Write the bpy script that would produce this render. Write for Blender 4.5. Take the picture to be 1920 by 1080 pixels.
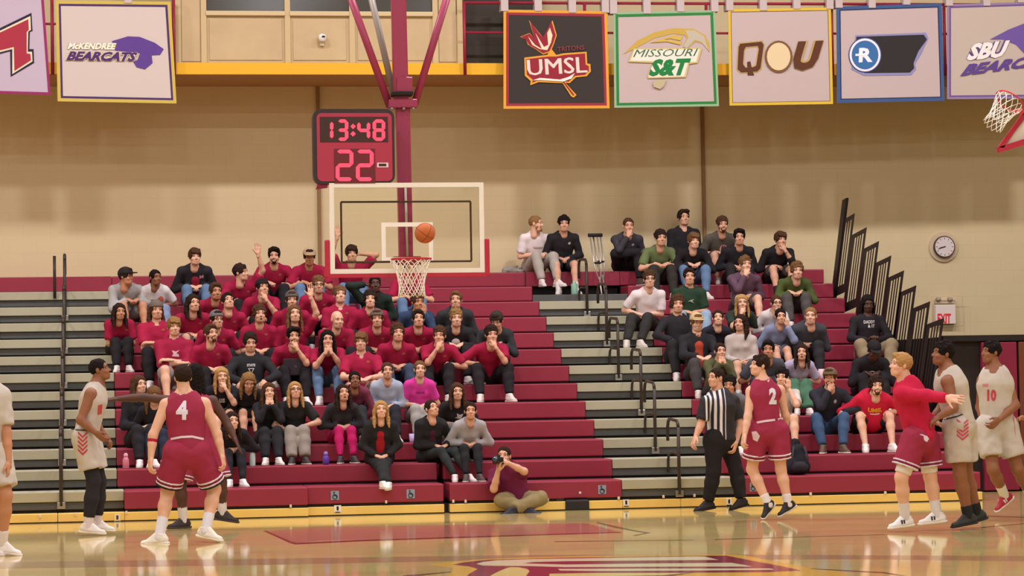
import bpy, bmesh, math, random
import numpy as np
from mathutils import Vector, Matrix
from mathutils.bvhtree import BVHTree

random.seed(7); RNG = np.random.default_rng(7)
for o in list(bpy.data.objects): bpy.data.objects.remove(o, do_unlink=True)
SC = bpy.context.scene; COL = SC.collection
R = math.radians

# ------------------------------------------------------------------ camera
F_PX = 5058.2; YAW = .15309; PIT = .03564; ROL = -.01639
CAM = np.array([-6.43829, -33.03044, 1.57322])
_fw = np.array([math.sin(YAW)*math.cos(PIT), math.cos(YAW)*math.cos(PIT), math.sin(PIT)])
_rt = np.array([math.cos(YAW), -math.sin(YAW), 0.]); _up = np.cross(_rt, _fw)
C_R = _rt*math.cos(ROL)+_up*math.sin(ROL); C_U = -_rt*math.sin(ROL)+_up*math.cos(ROL); C_F = _fw
cd = bpy.data.cameras.new('camera'); co = bpy.data.objects.new('camera', cd); COL.objects.link(co)
cd.sensor_width = 36; cd.lens = 36*F_PX/1920; cd.clip_end = 200; cd.clip_start = .5
m = Matrix.Identity(4)
for i in range(3): m[i][0] = C_R[i]; m[i][1] = C_U[i]; m[i][2] = -C_F[i]; m[i][3] = CAM[i]
co.matrix_world = m; SC.camera = co

def U(x, y, Y=None, Z=None, X=None):
    """point of the world that the photograph shows at pixel x,y on the plane Y= / Z= / X="""
    d = C_F + C_R*(x-960)/F_PX - C_U*(y-540)/F_PX
    if Y is not None: t = (Y-CAM[1])/d[1]
    elif Z is not None: t = (Z-CAM[2])/d[2]
    else: t = (X-CAM[0])/d[0]
    return CAM+d*t
def PX(P):
    d = np.asarray(P)-CAM; w = d@C_F
    return 960+F_PX*(d@C_R)/w, 540-F_PX*(d@C_U)/w

# ------------------------------------------------------------------ world, light, exposure
W = bpy.data.worlds.new('gym_air'); SC.world = W; W.use_nodes = True
W.node_tree.nodes['Background'].inputs[0].default_value = (1, .92, .85, 1)
W.node_tree.nodes['Background'].inputs[1].default_value = .07
SC.view_settings.view_transform = 'Standard'; SC.view_settings.look = 'None'
SC.view_settings.gamma = 1; SC.view_settings.use_curve_mapping = False
SC.view_settings.exposure = -0.32
LAMP_W = 385.; LAMP_COL = (.93, .91, 1.)
LAMP_Z = 11.6
LAMP_Y = (.3, -8, -16, -24, -32); LAMP_X = (-12.5, -7.2, -1.9, 3.4, 8.7)
LAMP_GAIN = {.3: 1.5, -8: .85, -16: .85, -24: .85, -32: .75}

# ------------------------------------------------------------------ helpers
def lin(c): return c/12.92 if c <= .04045 else ((c+.055)/1.055)**2.4
def hexc(h, k=1.):
    h = h.lstrip('#'); return tuple(min(1, lin(int(h[i:i+2], 16)/255)*k) for i in (0, 2, 4))
MATS = {}
def mat(key, col='#808080', rough=.6, metal=0., spec=.4, emit=0., noise=0., nscale=30., bump=0., bscale=80., trans=0., alpha=1., coat=0.):
    if key in MATS: return MATS[key]
    M = bpy.data.materials.new(key); M.use_nodes = True; nt = M.node_tree; B = nt.nodes['Principled BSDF']
    c = hexc(col) if isinstance(col, str) else col
    B.inputs['Base Color'].default_value = (*c, 1); B.inputs['Roughness'].default_value = rough
    B.inputs['Metallic'].default_value = metal; B.inputs['Specular IOR Level'].default_value = spec
    B.inputs['Coat Weight'].default_value = coat
    if emit: B.inputs['Emission Color'].default_value = (*c, 1); B.inputs['Emission Strength'].default_value = emit
    if trans: B.inputs['Transmission Weight'].default_value = trans; B.inputs['IOR'].default_value = 1.05
    if alpha < 1: B.inputs['Alpha'].default_value = alpha
    if noise or bump:
        tc = nt.nodes.new('ShaderNodeTexCoord')
        if noise:
            n = nt.nodes.new('ShaderNodeTexNoise'); n.inputs['Scale'].default_value = nscale; n.inputs['Detail'].default_value = 4
            nt.links.new(tc.outputs['Object'], n.inputs['Vector'])
            mx = nt.nodes.new('ShaderNodeMix'); mx.data_type = 'RGBA'
            mx.inputs[6].default_value = (*[v*(1-noise) for v in c], 1); mx.inputs[7].default_value = (*[min(1, v*(1+noise)) for v in c], 1)
            nt.links.new(n.outputs['Fac'], mx.inputs[0]); nt.links.new(mx.outputs[2], B.inputs['Base Color'])
        if bump:
            n2 = nt.nodes.new('ShaderNodeTexNoise'); n2.inputs['Scale'].default_value = bscale
            nt.links.new(tc.outputs['Object'], n2.inputs['Vector'])
            b = nt.nodes.new('ShaderNodeBump'); b.inputs['Strength'].default_value = bump; b.inputs['Distance'].default_value = .01
            nt.links.new(n2.outputs['Fac'], b.inputs['Height']); nt.links.new(b.outputs['Normal'], B.inputs['Normal'])
    MATS[key] = M; return M
def flat(h, rough=.75): return mat('paint_'+h.lstrip('#')+('' if rough == .75 else str(rough)), h, rough, spec=.25)
def cloth(h): return mat('cloth_'+h.lstrip('#'), h, .85, spec=.15, noise=.10, nscale=14)

def link(name, me, material=None, parent=None, loc=(0, 0, 0)):
    o = bpy.data.objects.new(name, me); COL.objects.link(o); o.location = loc
    if material is not None and me is not None:
        if not me.materials: me.materials.append(material)
        elif me.materials[0] is not material:
            o.material_slots[0].link = 'OBJECT'; o.material_slots[0].material = material
    if parent is not None: o.parent = parent
    return o
def tag(o, label, cat, group=None):
    o['label'] = label; o['category'] = cat
    if group: o['group'] = group
    return o
def thing(name, label, cat, loc=(0, 0, 0), group=None):
    o = bpy.data.objects.new(name, None); COL.objects.link(o); o.location = loc; o.empty_display_size = .1
    return tag(o, label, cat, group)
def struct(name, me, material, loc=(0, 0, 0), label=None):
    o = link(name, me, material, None, loc); o['kind'] = 'structure'
    o['label'] = label or name.replace('_', ' '); o['category'] = name.split('_')[0]
    return o
def mesh_np(v, f, name='mesh', smooth=False):
    me = bpy.data.meshes.new(name); me.from_pydata([tuple(map(float, p)) for p in v], [], [tuple(map(int, q)) for q in f])
    if smooth: me.polygons.foreach_set('use_smooth', [True]*len(me.polygons))
    me.update(); return me
def mesh_bm(bm, name='mesh', smooth=False):
    me = bpy.data.meshes.new(name); bm.normal_update(); bm.to_mesh(me); bm.free()
    if smooth: me.polygons.foreach_set('use_smooth', [True]*len(me.polygons))
    return me
def bm_box(bm, lo, hi, M=None):
    x0, y0, z0 = lo; x1, y1, z1 = hi
    vs = [bm.verts.new(Vector(p) if M is None else M @ Vector(p)) for p in ((x0,y0,z0),(x1,y0,z0),(x1,y1,z0),(x0,y1,z0),(x0,y0,z1),(x1,y0,z1),(x1,y1,z1),(x0,y1,z1))]
    for q in ((0,3,2,1),(4,5,6,7),(0,1,5,4),(1,2,6,5),(2,3,7,6),(3,0,4,7)): bm.faces.new([vs[i] for i in q])
    return vs
def box(lo, hi, bev=0., seg=2):
    bm = bmesh.new(); bm_box(bm, lo, hi)
    if bev: bmesh.ops.bevel(bm, geom=list(bm.edges), offset=bev, segments=seg, affect='EDGES', profile=.5)
    return mesh_bm(bm)
def boxes(L):
    bm = bmesh.new()
    for lo, hi in L: bm_box(bm, lo, hi)
    return mesh_bm(bm)
def bm_tube(bm, pts, r, n=8, closed=False, cap=True):
    pts = [Vector(p) for p in pts]; N = len(pts); rr = r if isinstance(r, (list, tuple)) else [r]*N
    prev = None; rings = []
    for i, p in enumerate(pts):
        if closed: t = pts[(i+1) % N]-pts[i-1]
        else: t = pts[min(i+1, N-1)]-pts[max(i-1, 0)]
        t.normalize()
        if prev is None: a = t.orthogonal().normalized()
        else:
            a = prev-t*prev.dot(t)
            a = a.normalized() if a.length > 1e-6 else t.orthogonal().normalized()
        prev = a; b = t.cross(a)
        rings.append([bm.verts.new(p+(a*math.cos(2*math.pi*k/n)+b*math.sin(2*math.pi*k/n))*rr[i]) for k in range(n)])
    for i in range(N if closed else N-1):
        A = rings[i]; B = rings[(i+1) % N]
        for k in range(n): bm.faces.new((A[k], A[(k+1) % n], B[(k+1) % n], B[k]))
    if cap and not closed:
        bm.faces.new(list(reversed(rings[0]))); bm.faces.new(rings[-1])
def tube(pts, r, n=8, closed=False, smooth=True):
    bm = bmesh.new(); bm_tube(bm, pts, r, n, closed); return mesh_bm(bm, smooth=smooth)
def lathe(prof, n=16, smooth=True):
    v = []; f = []
    for r, z in prof:
        for k in range(n): v.append((r*math.cos(2*math.pi*k/n), r*math.sin(2*math.pi*k/n), z))
    m_ = len(prof)
    for i in range(m_-1):
        for k in range(n): f.append((i*n+k, i*n+(k+1) % n, (i+1)*n+(k+1) % n, (i+1)*n+k))
    f.append(tuple(range(n-1, -1, -1))); f.append(tuple((m_-1)*n+k for k in range(n)))
    return mesh_np(v, f, smooth=smooth)
def prism(poly, d0, d1, axis='y', origin=(0, 0, 0)):
    """extrude a polygon (u,v) along an axis between d0 and d1; y: (x,z) polygons, x: (y,z), z: (x,y)"""
    bm = bmesh.new(); ox, oy, oz = origin
    def P(u, v, d): return {'y': (u-ox, d-oy, v-oz), 'x': (d-ox, u-oy, v-oz), 'z': (u-ox, v-oy, d-oz)}[axis]
    a = [bm.verts.new(P(u, v, d0)) for u, v in poly]; b = [bm.verts.new(P(u, v, d1)) for u, v in poly]
    n = len(poly); bm.faces.new(a); bm.faces.new(list(reversed(b)))
    for i in range(n): bm.faces.new((a[i], b[i], b[(i+1) % n], a[(i+1) % n]))
    bmesh.ops.recalc_face_normals(bm, faces=list(bm.faces))
    bmesh.ops.triangulate(bm, faces=[q for q in bm.faces if len(q.verts) > 4])
    return mesh_bm(bm)
def text2d(txt, bold=.0, shear=0.):
    """flat lettering as (verts Nx2, tris) in a unit box 0..1 x 0..1"""
    cu = bpy.data.curves.new('t', 'FONT'); cu.body = txt; cu.offset = bold; cu.shear = shear; cu.resolution_u = 2
    ob = bpy.data.objects.new('t', cu); COL.objects.link(ob)
    dg = bpy.context.evaluated_depsgraph_get(); me = bpy.data.meshes.new_from_object(ob.evaluated_get(dg))
    bm = bmesh.new(); bm.from_mesh(me); bmesh.ops.triangulate(bm, faces=list(bm.faces))
    v = np.array([p.co[:2] for p in bm.verts]); bm.verts.index_update(); f = [[p.index for p in q.verts] for q in bm.faces]; bm.free()
    bpy.data.objects.remove(ob); bpy.data.curves.remove(cu); bpy.data.meshes.remove(me)
    lo = v.min(0); hi = v.max(0); return (v-lo)/(hi-lo), f
def poly2d(poly):
    bm = bmesh.new(); fc = bm.faces.new([bm.verts.new((x, y, 0)) for x, y in poly])
    fc.normal_update(); bmesh.ops.triangulate(bm, faces=[fc]); bm.verts.index_update()
    v = np.array([p.co[:2] for p in bm.verts]); f = [[p.index for p in q.verts] for q in bm.faces]; bm.free(); return v, f
def on_plane(v, f, Y, origin, thick=.004):
    """2-D pixel shape (v in photo pixels) laid as a thin sheet on the wall plane Y"""
    P = np.array([U(x, y, Y=Y) for x, y in v])-np.array(origin); n = len(P)
    bm = bmesh.new(); a = [bm.verts.new(p) for p in P]
    for q in f:
        try: bm.faces.new([a[i] for i in q])
        except ValueError: pass
    bmesh.ops.recalc_face_normals(bm, faces=list(bm.faces))
    g = bmesh.ops.extrude_face_region(bm, geom=list(bm.faces))
    bmesh.ops.translate(bm, verts=[e for e in g['geom'] if isinstance(e, bmesh.types.BMVert)], vec=(0, thick, 0))
    bmesh.ops.recalc_face_normals(bm, faces=list(bm.faces))
    return mesh_bm(bm)
def aff(v, p00, p10, p01):
    p00, p10, p01 = map(np.array, (p00, p10, p01)); return p00+np.outer(v[:, 0], p10-p00)+np.outer(v[:, 1], p01-p00)
def ring_poly(p, q):
    """quads between outline p and outline q (same length) as 2-D shape"""
    n = len(p); v = np.array(list(p)+list(q), float); return v, [[i, (i+1) % n, n+(i+1) % n, n+i] for i in range(n)]
def ell(cx, cy, rx, ry, n=24): return [(cx+rx*math.cos(2*math.pi*k/n), cy+ry*math.sin(2*math.pi*k/n)) for k in range(n)]

RUN, RISE, Z0 = .61, .242, .36374
XL, XR, XB, XC = -6.207, 0., 1.4545, 4.659
Y_WALL, Y_LEDGE = 7.95, 6.3
def zk(k): return Z0+k*RISE
# ------------------------------------------------------------------ the room
def wood_floor():
    M = bpy.data.materials.new('maple_floor'); M.use_nodes = True; nt = M.node_tree; B = nt.nodes['Principled BSDF']; L = nt.links
    tc = nt.nodes.new('ShaderNodeTexCoord'); br = nt.nodes.new('ShaderNodeTexBrick'); mp = nt.nodes.new('ShaderNodeMapping')
    L.new(tc.outputs['Object'], mp.inputs['Vector']); L.new(mp.outputs['Vector'], br.inputs['Vector'])
    br.inputs['Color1'].default_value = (*hexc('#e2c884'), 1); br.inputs['Color2'].default_value = (*hexc('#d6bc78'), 1); br.inputs['Mortar'].default_value = (*hexc('#b89e60'), 1)
    br.inputs['Scale'].default_value = 1; br.inputs['Brick Width'].default_value = 1.1; br.inputs['Row Height'].default_value = .06; br.inputs['Mortar Size'].default_value = .0012
    n = nt.nodes.new('ShaderNodeTexNoise'); n.inputs['Scale'].default_value = 1.5; L.new(tc.outputs['Object'], n.inputs['Vector'])
    mx = nt.nodes.new('ShaderNodeMix'); mx.data_type = 'RGBA'; mx.blend_type = 'MULTIPLY'; mx.inputs[0].default_value = .35
    L.new(br.outputs['Color'], mx.inputs[6]); L.new(n.outputs['Color'], mx.inputs[7]); L.new(mx.outputs[2], B.inputs['Base Color'])
    B.inputs['Roughness'].default_value = .065; B.inputs['Specular IOR Level'].default_value = .3
    return M
FLOORM = wood_floor()
floor = struct('floor', boxes([((-16, -38, -.1), (14, 8.2, 0))]), FLOORM, label='glossy maple basketball court floor')
def block_wall():
    M = mat('painted_block', '#cdb187', .8, spec=.2)
    nt = M.node_tree; B = nt.nodes['Principled BSDF']; L = nt.links
    tc = nt.nodes.new('ShaderNodeTexCoord'); mp = nt.nodes.new('ShaderNodeMapping'); mp.inputs['Rotation'].default_value = (R(90), 0, 0)
    br = nt.nodes.new('ShaderNodeTexBrick'); L.new(tc.outputs['Object'], mp.inputs['Vector']); L.new(mp.outputs['Vector'], br.inputs['Vector'])
    br.inputs['Scale'].default_value = 1; br.inputs['Brick Width'].default_value = .406; br.inputs['Row Height'].default_value = .203; br.inputs['Mortar Size'].default_value = .006
    c = hexc('#d2c096'); br.inputs['Color1'].default_value = (*c, 1); br.inputs['Color2'].default_value = (*[v*.985 for v in c], 1); br.inputs['Mortar'].default_value = (*[v*.955 for v in c], 1)
    L.new(br.outputs['Color'], B.inputs['Base Color']); return M
BLOCK = block_wall()
wall_back = struct('wall_back', boxes([((-16, Y_WALL, 0), (14, Y_WALL+.25, 12.6))]), BLOCK, label='cream painted block wall behind the bleachers')
struct('wall_left', boxes([((-16.2, -38, 0), (-16, 8.2, 12.6))]), flat('#c2ad8c'), label='cream side wall of the gym')
struct('wall_right', boxes([((14, -38, 0), (14.2, 8.2, 12.6))]), flat('#c2ad8c'), label='cream opposite side wall of the gym')
struct('wall_front', boxes([((-16, -38.2, 0), (14, -38, 12.6))]), flat('#c2ad8c'), label='cream wall behind the camera')
struct('ceiling', boxes([((-16, -38, 12.6), (14, 8.2, 12.8))]), flat('#b9ad98'), label='pale gym ceiling')
for (xa, ya, xb, yb, nm) in ((595, 152, 601, 512, 1), (1316, 198, 1323, 512, 2)):
    a = U(xa, ya, Y=Y_WALL-.03); b = U(xb, yb, Y=Y_WALL-.03)
    struct('trim_%d' % nm, box((-.025, -.03, 0), (.025, .03, a[2]-b[2])), flat('#8a6a45'), ((a[0]+b[0])/2, Y_WALL-.03, b[2]), 'brown vertical joint cover on the block wall')

# lamps on the ceiling: housing with an area light under it
for ly in LAMP_Y:
    for lx in LAMP_X:
        t = thing('ceiling_light', 'white high bay gym lamp hung below the ceiling', 'light', (lx, ly, LAMP_Z), 'high bay lamps over the court')
        link('housing', box((-.55, -.3, .04), (.55, .3, .16), .02), flat('#d8d8d4'), t)
        link('stem', tube([(0, 0, .16), (0, 0, 1.0)], .02), flat('#808080'), t)
        ld = bpy.data.lights.new('lamp', 'AREA'); ld.shape = 'RECTANGLE'; ld.size = .7; ld.size_y = .45
        ld.energy = LAMP_W*LAMP_GAIN[ly]; ld.color = LAMP_COL
        lo = bpy.data.objects.new('lamp', ld); COL.objects.link(lo); lo.parent = t

# ---- balcony
ledge_z0 = U(640, 139, Y=Y_LEDGE)[2]; ledge_z1 = ledge_z0+.165
struct('trim_3', boxes([((-16, Y_LEDGE+.02, ledge_z0), (14, Y_WALL, ledge_z1-.01))]), flat('#b8935f'), label='underside slab of the balcony')
struct('trim_4', boxes([((-16, Y_LEDGE, ledge_z0-.005), (14, Y_LEDGE+.02, ledge_z1))]), flat('#e0a92c'), label='yellow fascia along the balcony edge')
YB_ = Y_LEDGE+.12
bx0 = U(330, 60, Y=YB_)[0]; bx1 = U(868, 60, Y=YB_)[0]; sill = U(640, 27, Y=YB_)[2]
booth = struct('wall_booth', boxes([((bx0, YB_, ledge_z1-.01), (bx1, YB_+.1, sill)), ((bx0, YB_, 8.6), (bx1, YB_+.1, 9.4))]), mat('booth_panel', '#bba37a', .7, noise=.12, nscale=3), label='cream panelled press booth above the balcony ledge')
for i, px in enumerate((334, 382, 539, 660, 816, 862)):
    x = U(px, 60, Y=YB_)[0]
    link('mullion', box((x-.04, YB_-.03, ledge_z1-.01), (x+.04, YB_, 8.6)), flat('#c2ab80'), booth)
for (pa, pb) in ((386, 535), (543, 655), (664, 812)):
    xa = U(pa, 60, Y=YB_)[0]; xb = U(pb, 60, Y=YB_)[0]
    link('sill', box((xa, YB_-.05, sill-.03), (xb, YB_+.02, sill+.04), .01), flat('#c9b48a'), booth)
    link('panel', box((xa+.05, YB_-.012, ledge_z1+.05), (xb-.05, YB_, sill-.08), .006), mat('booth_panel'), booth)
    link('pane', box((xa, YB_+.03, sill+.04), (xb, YB_+.05, 8.6)), mat('dark_glass', '#3c3a30', .15, spec=.6), booth)
for (pa, pb) in ((338, 378), (820, 858)):
    xa = U(pa, 60, Y=YB_)[0]; xb = U(pb, 60, Y=YB_)[0]
    link('panel', box((xa+.02, YB_-.012, ledge_z1+.03), (xb-.02, YB_, 8.6), .006), mat('booth_panel'), booth)
xa = U(872, 60, Y=YB_+.2)[0]; xb = U(1000, 60, Y=YB_+.2)[0]
struct('wall_balcony', boxes([((xa, YB_+.2, ledge_z1-.01), (xb, YB_+.25, 9.4))]), flat('#3b342c'), label='black board behind the balcony railing')
# security camera on the booth panel
p = U(604, 71, Y=YB_-.05); t = thing('security_camera', 'white dome security camera on the press booth panel', 'camera', (p[0], YB_-.012, p[2]))
link('mount', box((-.03, -.05, -.12), (.03, 0, -.04), .01), flat('#cfc2a4'), t)
link('dome', lathe([(.01, -.07), (.05, -.05), (.06, 0), (.05, .04), (.01, .055)], 14), flat('#e4e0d8'), t, (0, -.07, 0))
link('lens', lathe([(.01, -.01), (.028, -.008), (.03, .0), (.012, .012)], 12), flat('#1a1a1a'), t, (.012, -.125, .01))

# red pipe railing
YR = Y_LEDGE-.06
def railing(pa, pb, label, posts, ytop=(5, 9), ymid=(61, 64)):
    A = U(pa, ytop[0], Y=YR); B_ = U(pb, ytop[1], Y=YR); t = thing('balcony_railing', label, 'railing', (A[0], YR, ledge_z0), 'red pipe railings of the balcony')
    o = np.array([A[0], YR, ledge_z0]); m1 = flat('#8f2438', .45)
    link('top_rail', tube([A-o, B_-o], .022), m1, t)
    a = U(pa, ymid[0], Y=YR); b = U(pb, ymid[1], Y=YR); link('middle_rail', tube([a-o, b-o], .018), m1, t)
    for px in posts:
        c = U(px, 70, Y=YR); link('post', tube([(c[0]-A[0], 0, -.02), (c[0]-A[0], 0, A[2]-ledge_z0)], .024), m1, t)
railing(871, 1960, 'long red pipe railing carrying the row of square banners', (871, 1097, 1325, 1560, 1771, 1935))
railing(-60, 326, 'short red pipe railing behind the leftmost banners', (-50, 98, 326), ytop=(-6, -4), ymid=(44, 46))

# ---- vestibule block with maroon pads at the right end
VX0 = 4.95; VY = 2.4; vz = U(1850, 631, Y=VY)[2]
struct('wall_vestibule', boxes([((VX0, VY+.05, 0), (14, Y_WALL, vz))]), flat('#2a2320'), label='low black vestibule wall beside the bleachers')
struct('trim_5', boxes([((VX0, VY-.03, vz-.06), (14, VY+.05, vz+.02))]), flat('#241d1c'), label='black cap along the maroon wall')
for i, (pa, pb, c) in enumerate(((1842, 1908, '#7c2038'), (1912, 1975, '#6b3a28'), (1979, 2060, '#7c2038'))):
    xa = U(pa, 800, Y=VY)[0]; xb = U(pb, 800, Y=VY)[0]
    d = struct('door_%d' % (i+1), box((0, -.04, .02), (xb-xa, .05, vz-.08), .012), flat(c), (xa, VY, 0), 'maroon door in the black vestibule wall' if i != 1 else 'brown wooden door leaf in the vestibule wall')
    link('handle', box((.05, -.1, .95), (.12, -.04, 1.05), .01), mat('steel', '#b0b0b0', .3, 1.), d)

# ------------------------------------------------------------------ bleachers
REDM = mat('red_bench', '#8f2c3e', .42, spec=.35, noise=.05, nscale=5); TAN = mat('tan_seat', '#a9a48a', .5, noise=.06, nscale=4)
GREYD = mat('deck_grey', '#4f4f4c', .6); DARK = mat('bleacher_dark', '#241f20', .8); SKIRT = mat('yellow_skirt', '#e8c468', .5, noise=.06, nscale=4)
def red_section(label, spans, x_at):
    t = thing('bleacher_section', label, 'bleachers', (x_at, 0, 0), 'telescopic bleacher sections')
    for k, x0, x1, dy in spans:
        g = .024
        link('bench', box((x0-x_at, k*RUN+dy, zk(k)-RISE+g), (x1-x_at, k*RUN+RUN-.01, zk(k)), .016), REDM, t)
        link('riser', box((x0-x_at+.01, k*RUN+.03+dy, zk(k)-RISE-.01), (x1-x_at-.01, k*RUN+RUN, zk(k)-RISE+g)), DARK, t)
    return t
def grey_section(label, rows, x0f, x1f, x_at):
    t = thing('bleacher_section', label, 'bleachers', (x_at, 0, 0), 'telescopic bleacher sections')
    for k in rows:
        x0 = x0f(k)-x_at; x1 = x1f(k)-x_at
        link('seat_board', box((x0, k*RUN, zk(k)-.120), (x1, k*RUN+RUN-.01, zk(k)), .008), TAN, t)
        link('deck', box((x0, k*RUN+.035, zk(k)-.215), (x1, k*RUN+RUN, zk(k)-.124), .006), GREYD, t)
        link('riser', box((x0, k*RUN+.07, zk(k)-RISE-.005), (x1, k*RUN+RUN, zk(k)-.215)), DARK, t)
    return t
gx0 = U(832, 920, Y=0)[0]; gx1 = U(843, 920, Y=0)[0]; sx = U(576, 940, Y=0)[0]; lx0 = U(233, 940, Y=0)[0]
spans = [(0, lx0, sx, -.14), (0, sx, gx0, 0), (0, gx1, XR, 0), (1, XL, gx0, 0), (1, gx1, XR, 0)]+[(k, XL, XR, 0) for k in range(2, 12)]+[(12, XL, XR, 0)]
secA = red_section('large left section of red bleacher benches under the basket', spans, -3.1)
spansB = [(k, XB+(.0 if k != 1 else -.05), XC-.02, 0) for k in range(12)]+[(12, XB, XC, 0)]
secB = red_section('smaller right section of red bleacher benches beside the aisle', spansB, 3.0)
secC = red_section('red bleacher benches at the far left edge', [(k, -10.5, U(-1.5+(0 if k > 8 else -4), 600, Y=k*RUN)[0], 0) for k in range(12)], -9.5)
aisle = grey_section('grey stepped aisle of tan boards between the red sections', range(0, 11), lambda k: XR+.004, lambda k: XB-.054 if k == 1 else XB-.004, .7)
greyL = grey_section('empty grey and tan bleacher rows at left', range(0, 12), lambda k: U(-1.5+(0 if k > 8 else -4), 600, Y=k*RUN)[0]+.004, lambda k: (lx0 if k == 0 else XL)-.004, -7.0)
link('deck', box((XR+.004-.7, 11*RUN, zk(11)-.24), (XB-.004-.7, 12*RUN, zk(11)-.125), .008), GREYD, aisle)
for sec_, xa, xb in ((greyL, -10.5, XL-.002), (aisle, XR+.002, XB-.002)):
    o_x = sec_.location.x; link('top_bench', box((xa-o_x, 12*RUN, zk(12)-RISE+.024), (xb-o_x, 12*RUN+RUN-.01, zk(12)), .006), REDM, sec_)
# yellow skirt boards along the floor
def skirt(sec, x0, x1, dy=0.):
    o = sec.location.x; link('skirt_board', box((x0-o, -.03+dy, .012), (x1-o, .25+dy, .112), .006), SKIRT, sec)
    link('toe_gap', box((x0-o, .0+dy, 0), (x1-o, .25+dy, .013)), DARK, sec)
skirt(greyL, -10.4, U(108, 960, Y=0)[0], -.14); skirt(greyL, U(109, 960, Y=0)[0], lx0, -.14); skirt(secA, lx0+.003, sx, -.14); skirt(secA, sx+.003, gx0, 0); skirt(secA, gx1, XR, 0)
ax = U(1275, 940, Y=0)[0]
skirt(aisle, XR+.003, ax, 0); skirt(aisle, ax+.004, XB, 0); skirt(secB, XB+.003, XC-.01, 0)
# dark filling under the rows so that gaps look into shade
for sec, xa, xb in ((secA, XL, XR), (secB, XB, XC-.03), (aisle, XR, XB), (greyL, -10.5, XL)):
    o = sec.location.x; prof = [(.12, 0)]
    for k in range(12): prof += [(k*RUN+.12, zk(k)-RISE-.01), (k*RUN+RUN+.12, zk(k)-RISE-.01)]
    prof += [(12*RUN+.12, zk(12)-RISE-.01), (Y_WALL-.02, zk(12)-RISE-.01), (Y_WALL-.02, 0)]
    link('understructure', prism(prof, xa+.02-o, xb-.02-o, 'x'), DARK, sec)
# stickers: wheelchair squares on the red fronts, white tags on the skirt
def sticker(sec, px, py, Y, w=.1, h=.11, bg='#8d97a6', fg='#20242c', wheel=True):
    p = U(px, py, Y=Y); o = np.array(sec.location)
    s = link('sticker', box((-w/2, -.004, -h/2), (w/2, .01, h/2)), flat(bg), sec, tuple(p-o))
    bm = bmesh.new()
    if wheel:
        bm_tube(bm, [(.028*math.cos(a), -.006, -.018+.028*math.sin(a)) for a in np.linspace(0, 2*math.pi, 13)[:-1]], .005, 4, True)
        bm_tube(bm, [(-.012, -.006, .03), (-.012, -.006, -.002), (.014, -.006, -.002), (.026, -.006, -.03)], .006, 4)
        bm_tube(bm, [(-.012, -.006, .034), (-.011, -.006, .044)], .010, 6)
    else:
        bm_box(bm, (-.012, -.007, -.02), (.012, -.004, .03)); bm_box(bm, (-.03, -.007, -.045), (.03, -.004, -.035))
    link('symbol', mesh_bm(bm), flat(fg), s)
for px, py in ((628, 929), (770, 926)): sticker(secA, px, py, -.006)
sticker(secA, 1129, 918, -.006); sticker(secB, 1412, 913, -.006, .08)
sticker(secA, 633, 954, -.035, .085, .085, '#e8e4dc', '#202020', False)
sticker(greyL, 220, 971, -.175, .07, .085, '#e8dcc0', '#4a3a20', False)
for px, py in ((1174, 943), (1367, 941)): sticker(aisle, px, py, -.035, .07, .085, '#e8e4dc', '#202020', False)
# white bolt caps under the front rows
for i, (px, py, sec, dy) in enumerate([(75, 968, greyL, -.14), (142, 964, greyL, -.14), (237, 961, secA, -.14), (545, 949, secA, -.14), (724, 941, secA, 0), (850, 940, secA, 0), (873, 940, secA, 0), (1027, 937, secA, 0), (1160, 934, aisle, 0), (1244, 931, aisle, 0), (1302, 929, aisle, 0), (1520, 926, secB, 0), (1660, 924, secB, 0)]):
    p = U(px, py, Y=dy-.035)-np.array(sec.location)
    link('bolt_cap', box((-.012, -.02, -.018), (.012, .02, .018), .004), flat('#d9cdb6'), sec, tuple(p))

# end rails at the right end of the red section
RAILS = [(1602.5, 400), (1625, 426), (1648, 452), (1671, 479), (1695, 507), (1718, 535), (1744, 565), (1770, 596)]
blk = flat('#2b2422', .5)
endx = XC+.06
for i, (px, py) in enumerate(RAILS):
    k = 11-i
    tp = U(px, py, X=endx)
    yt = tp[1]; zt = tp[2]; yb = yt+.62; zb = max(zt-1.15, .4)
    t = thing('end_guard_rail', ['topmost', 'second highest', 'third highest', 'fourth highest', 'fourth lowest', 'third lowest', 'second lowest', 'lowest'][i]+' slanted black slotted guard panel at the bleacher end', 'guard rail', (endx, yt, zb), 'slanted guard panels stepping down the bleacher end')
    w = .78; th = .006
    def bar(name, s0, s1, u0, u1):
        # s along the panel depth 0..w, u along the height 0..1; sheared towards the court at the top
        q = [(s, u) for s, u in ((s0, u0), (s1, u0), (s1, u1), (s0, u1))]
        poly = [(s+(1-u)*.62+.0, u*(zt-zb)-s*.09) for s, u in q]
        link(name, prism(poly, -th/2, th/2, 'x'), blk, t)
    bar('frame_side', 0, .11, 0, 1); bar('frame_side', .60, w, 0, 1); bar('frame_head', .11, .60, .94, 1); bar('frame_foot', .11, .60, 0, .12)
    for s in (.23, .355, .48): bar('slat', s-.024, s+.024, .12, .94)
tp = U(1589, 371, X=endx); 
t = thing('end_post', 'tall thin black slanted post at the top of the bleacher end', 'guard rail', (endx, tp[1], tp[2]-1.6))
link('post', prism([(.85, 0), (1.05, 0), (.22, 1.58), (0, 1.6)], -.02, .02, 'x'), blk, t)
prof = [(.3, 0)]
for k in range(12): prof += [(k*RUN+.05, zk(k)-.3 if k else 0), (k*RUN+RUN+.05, zk(k)-.3 if k else 0)]
prof2 = [(.4, 0), (.4, .2), (12*RUN, zk(12)-.3), (Y_WALL-.05, zk(12)-.3), (Y_WALL-.05, 0)]
link('end_panel', prism(prof2, XC+.0-3.0, XC+.02-3.0, 'x'), flat('#2f2726'), secB)

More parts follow.
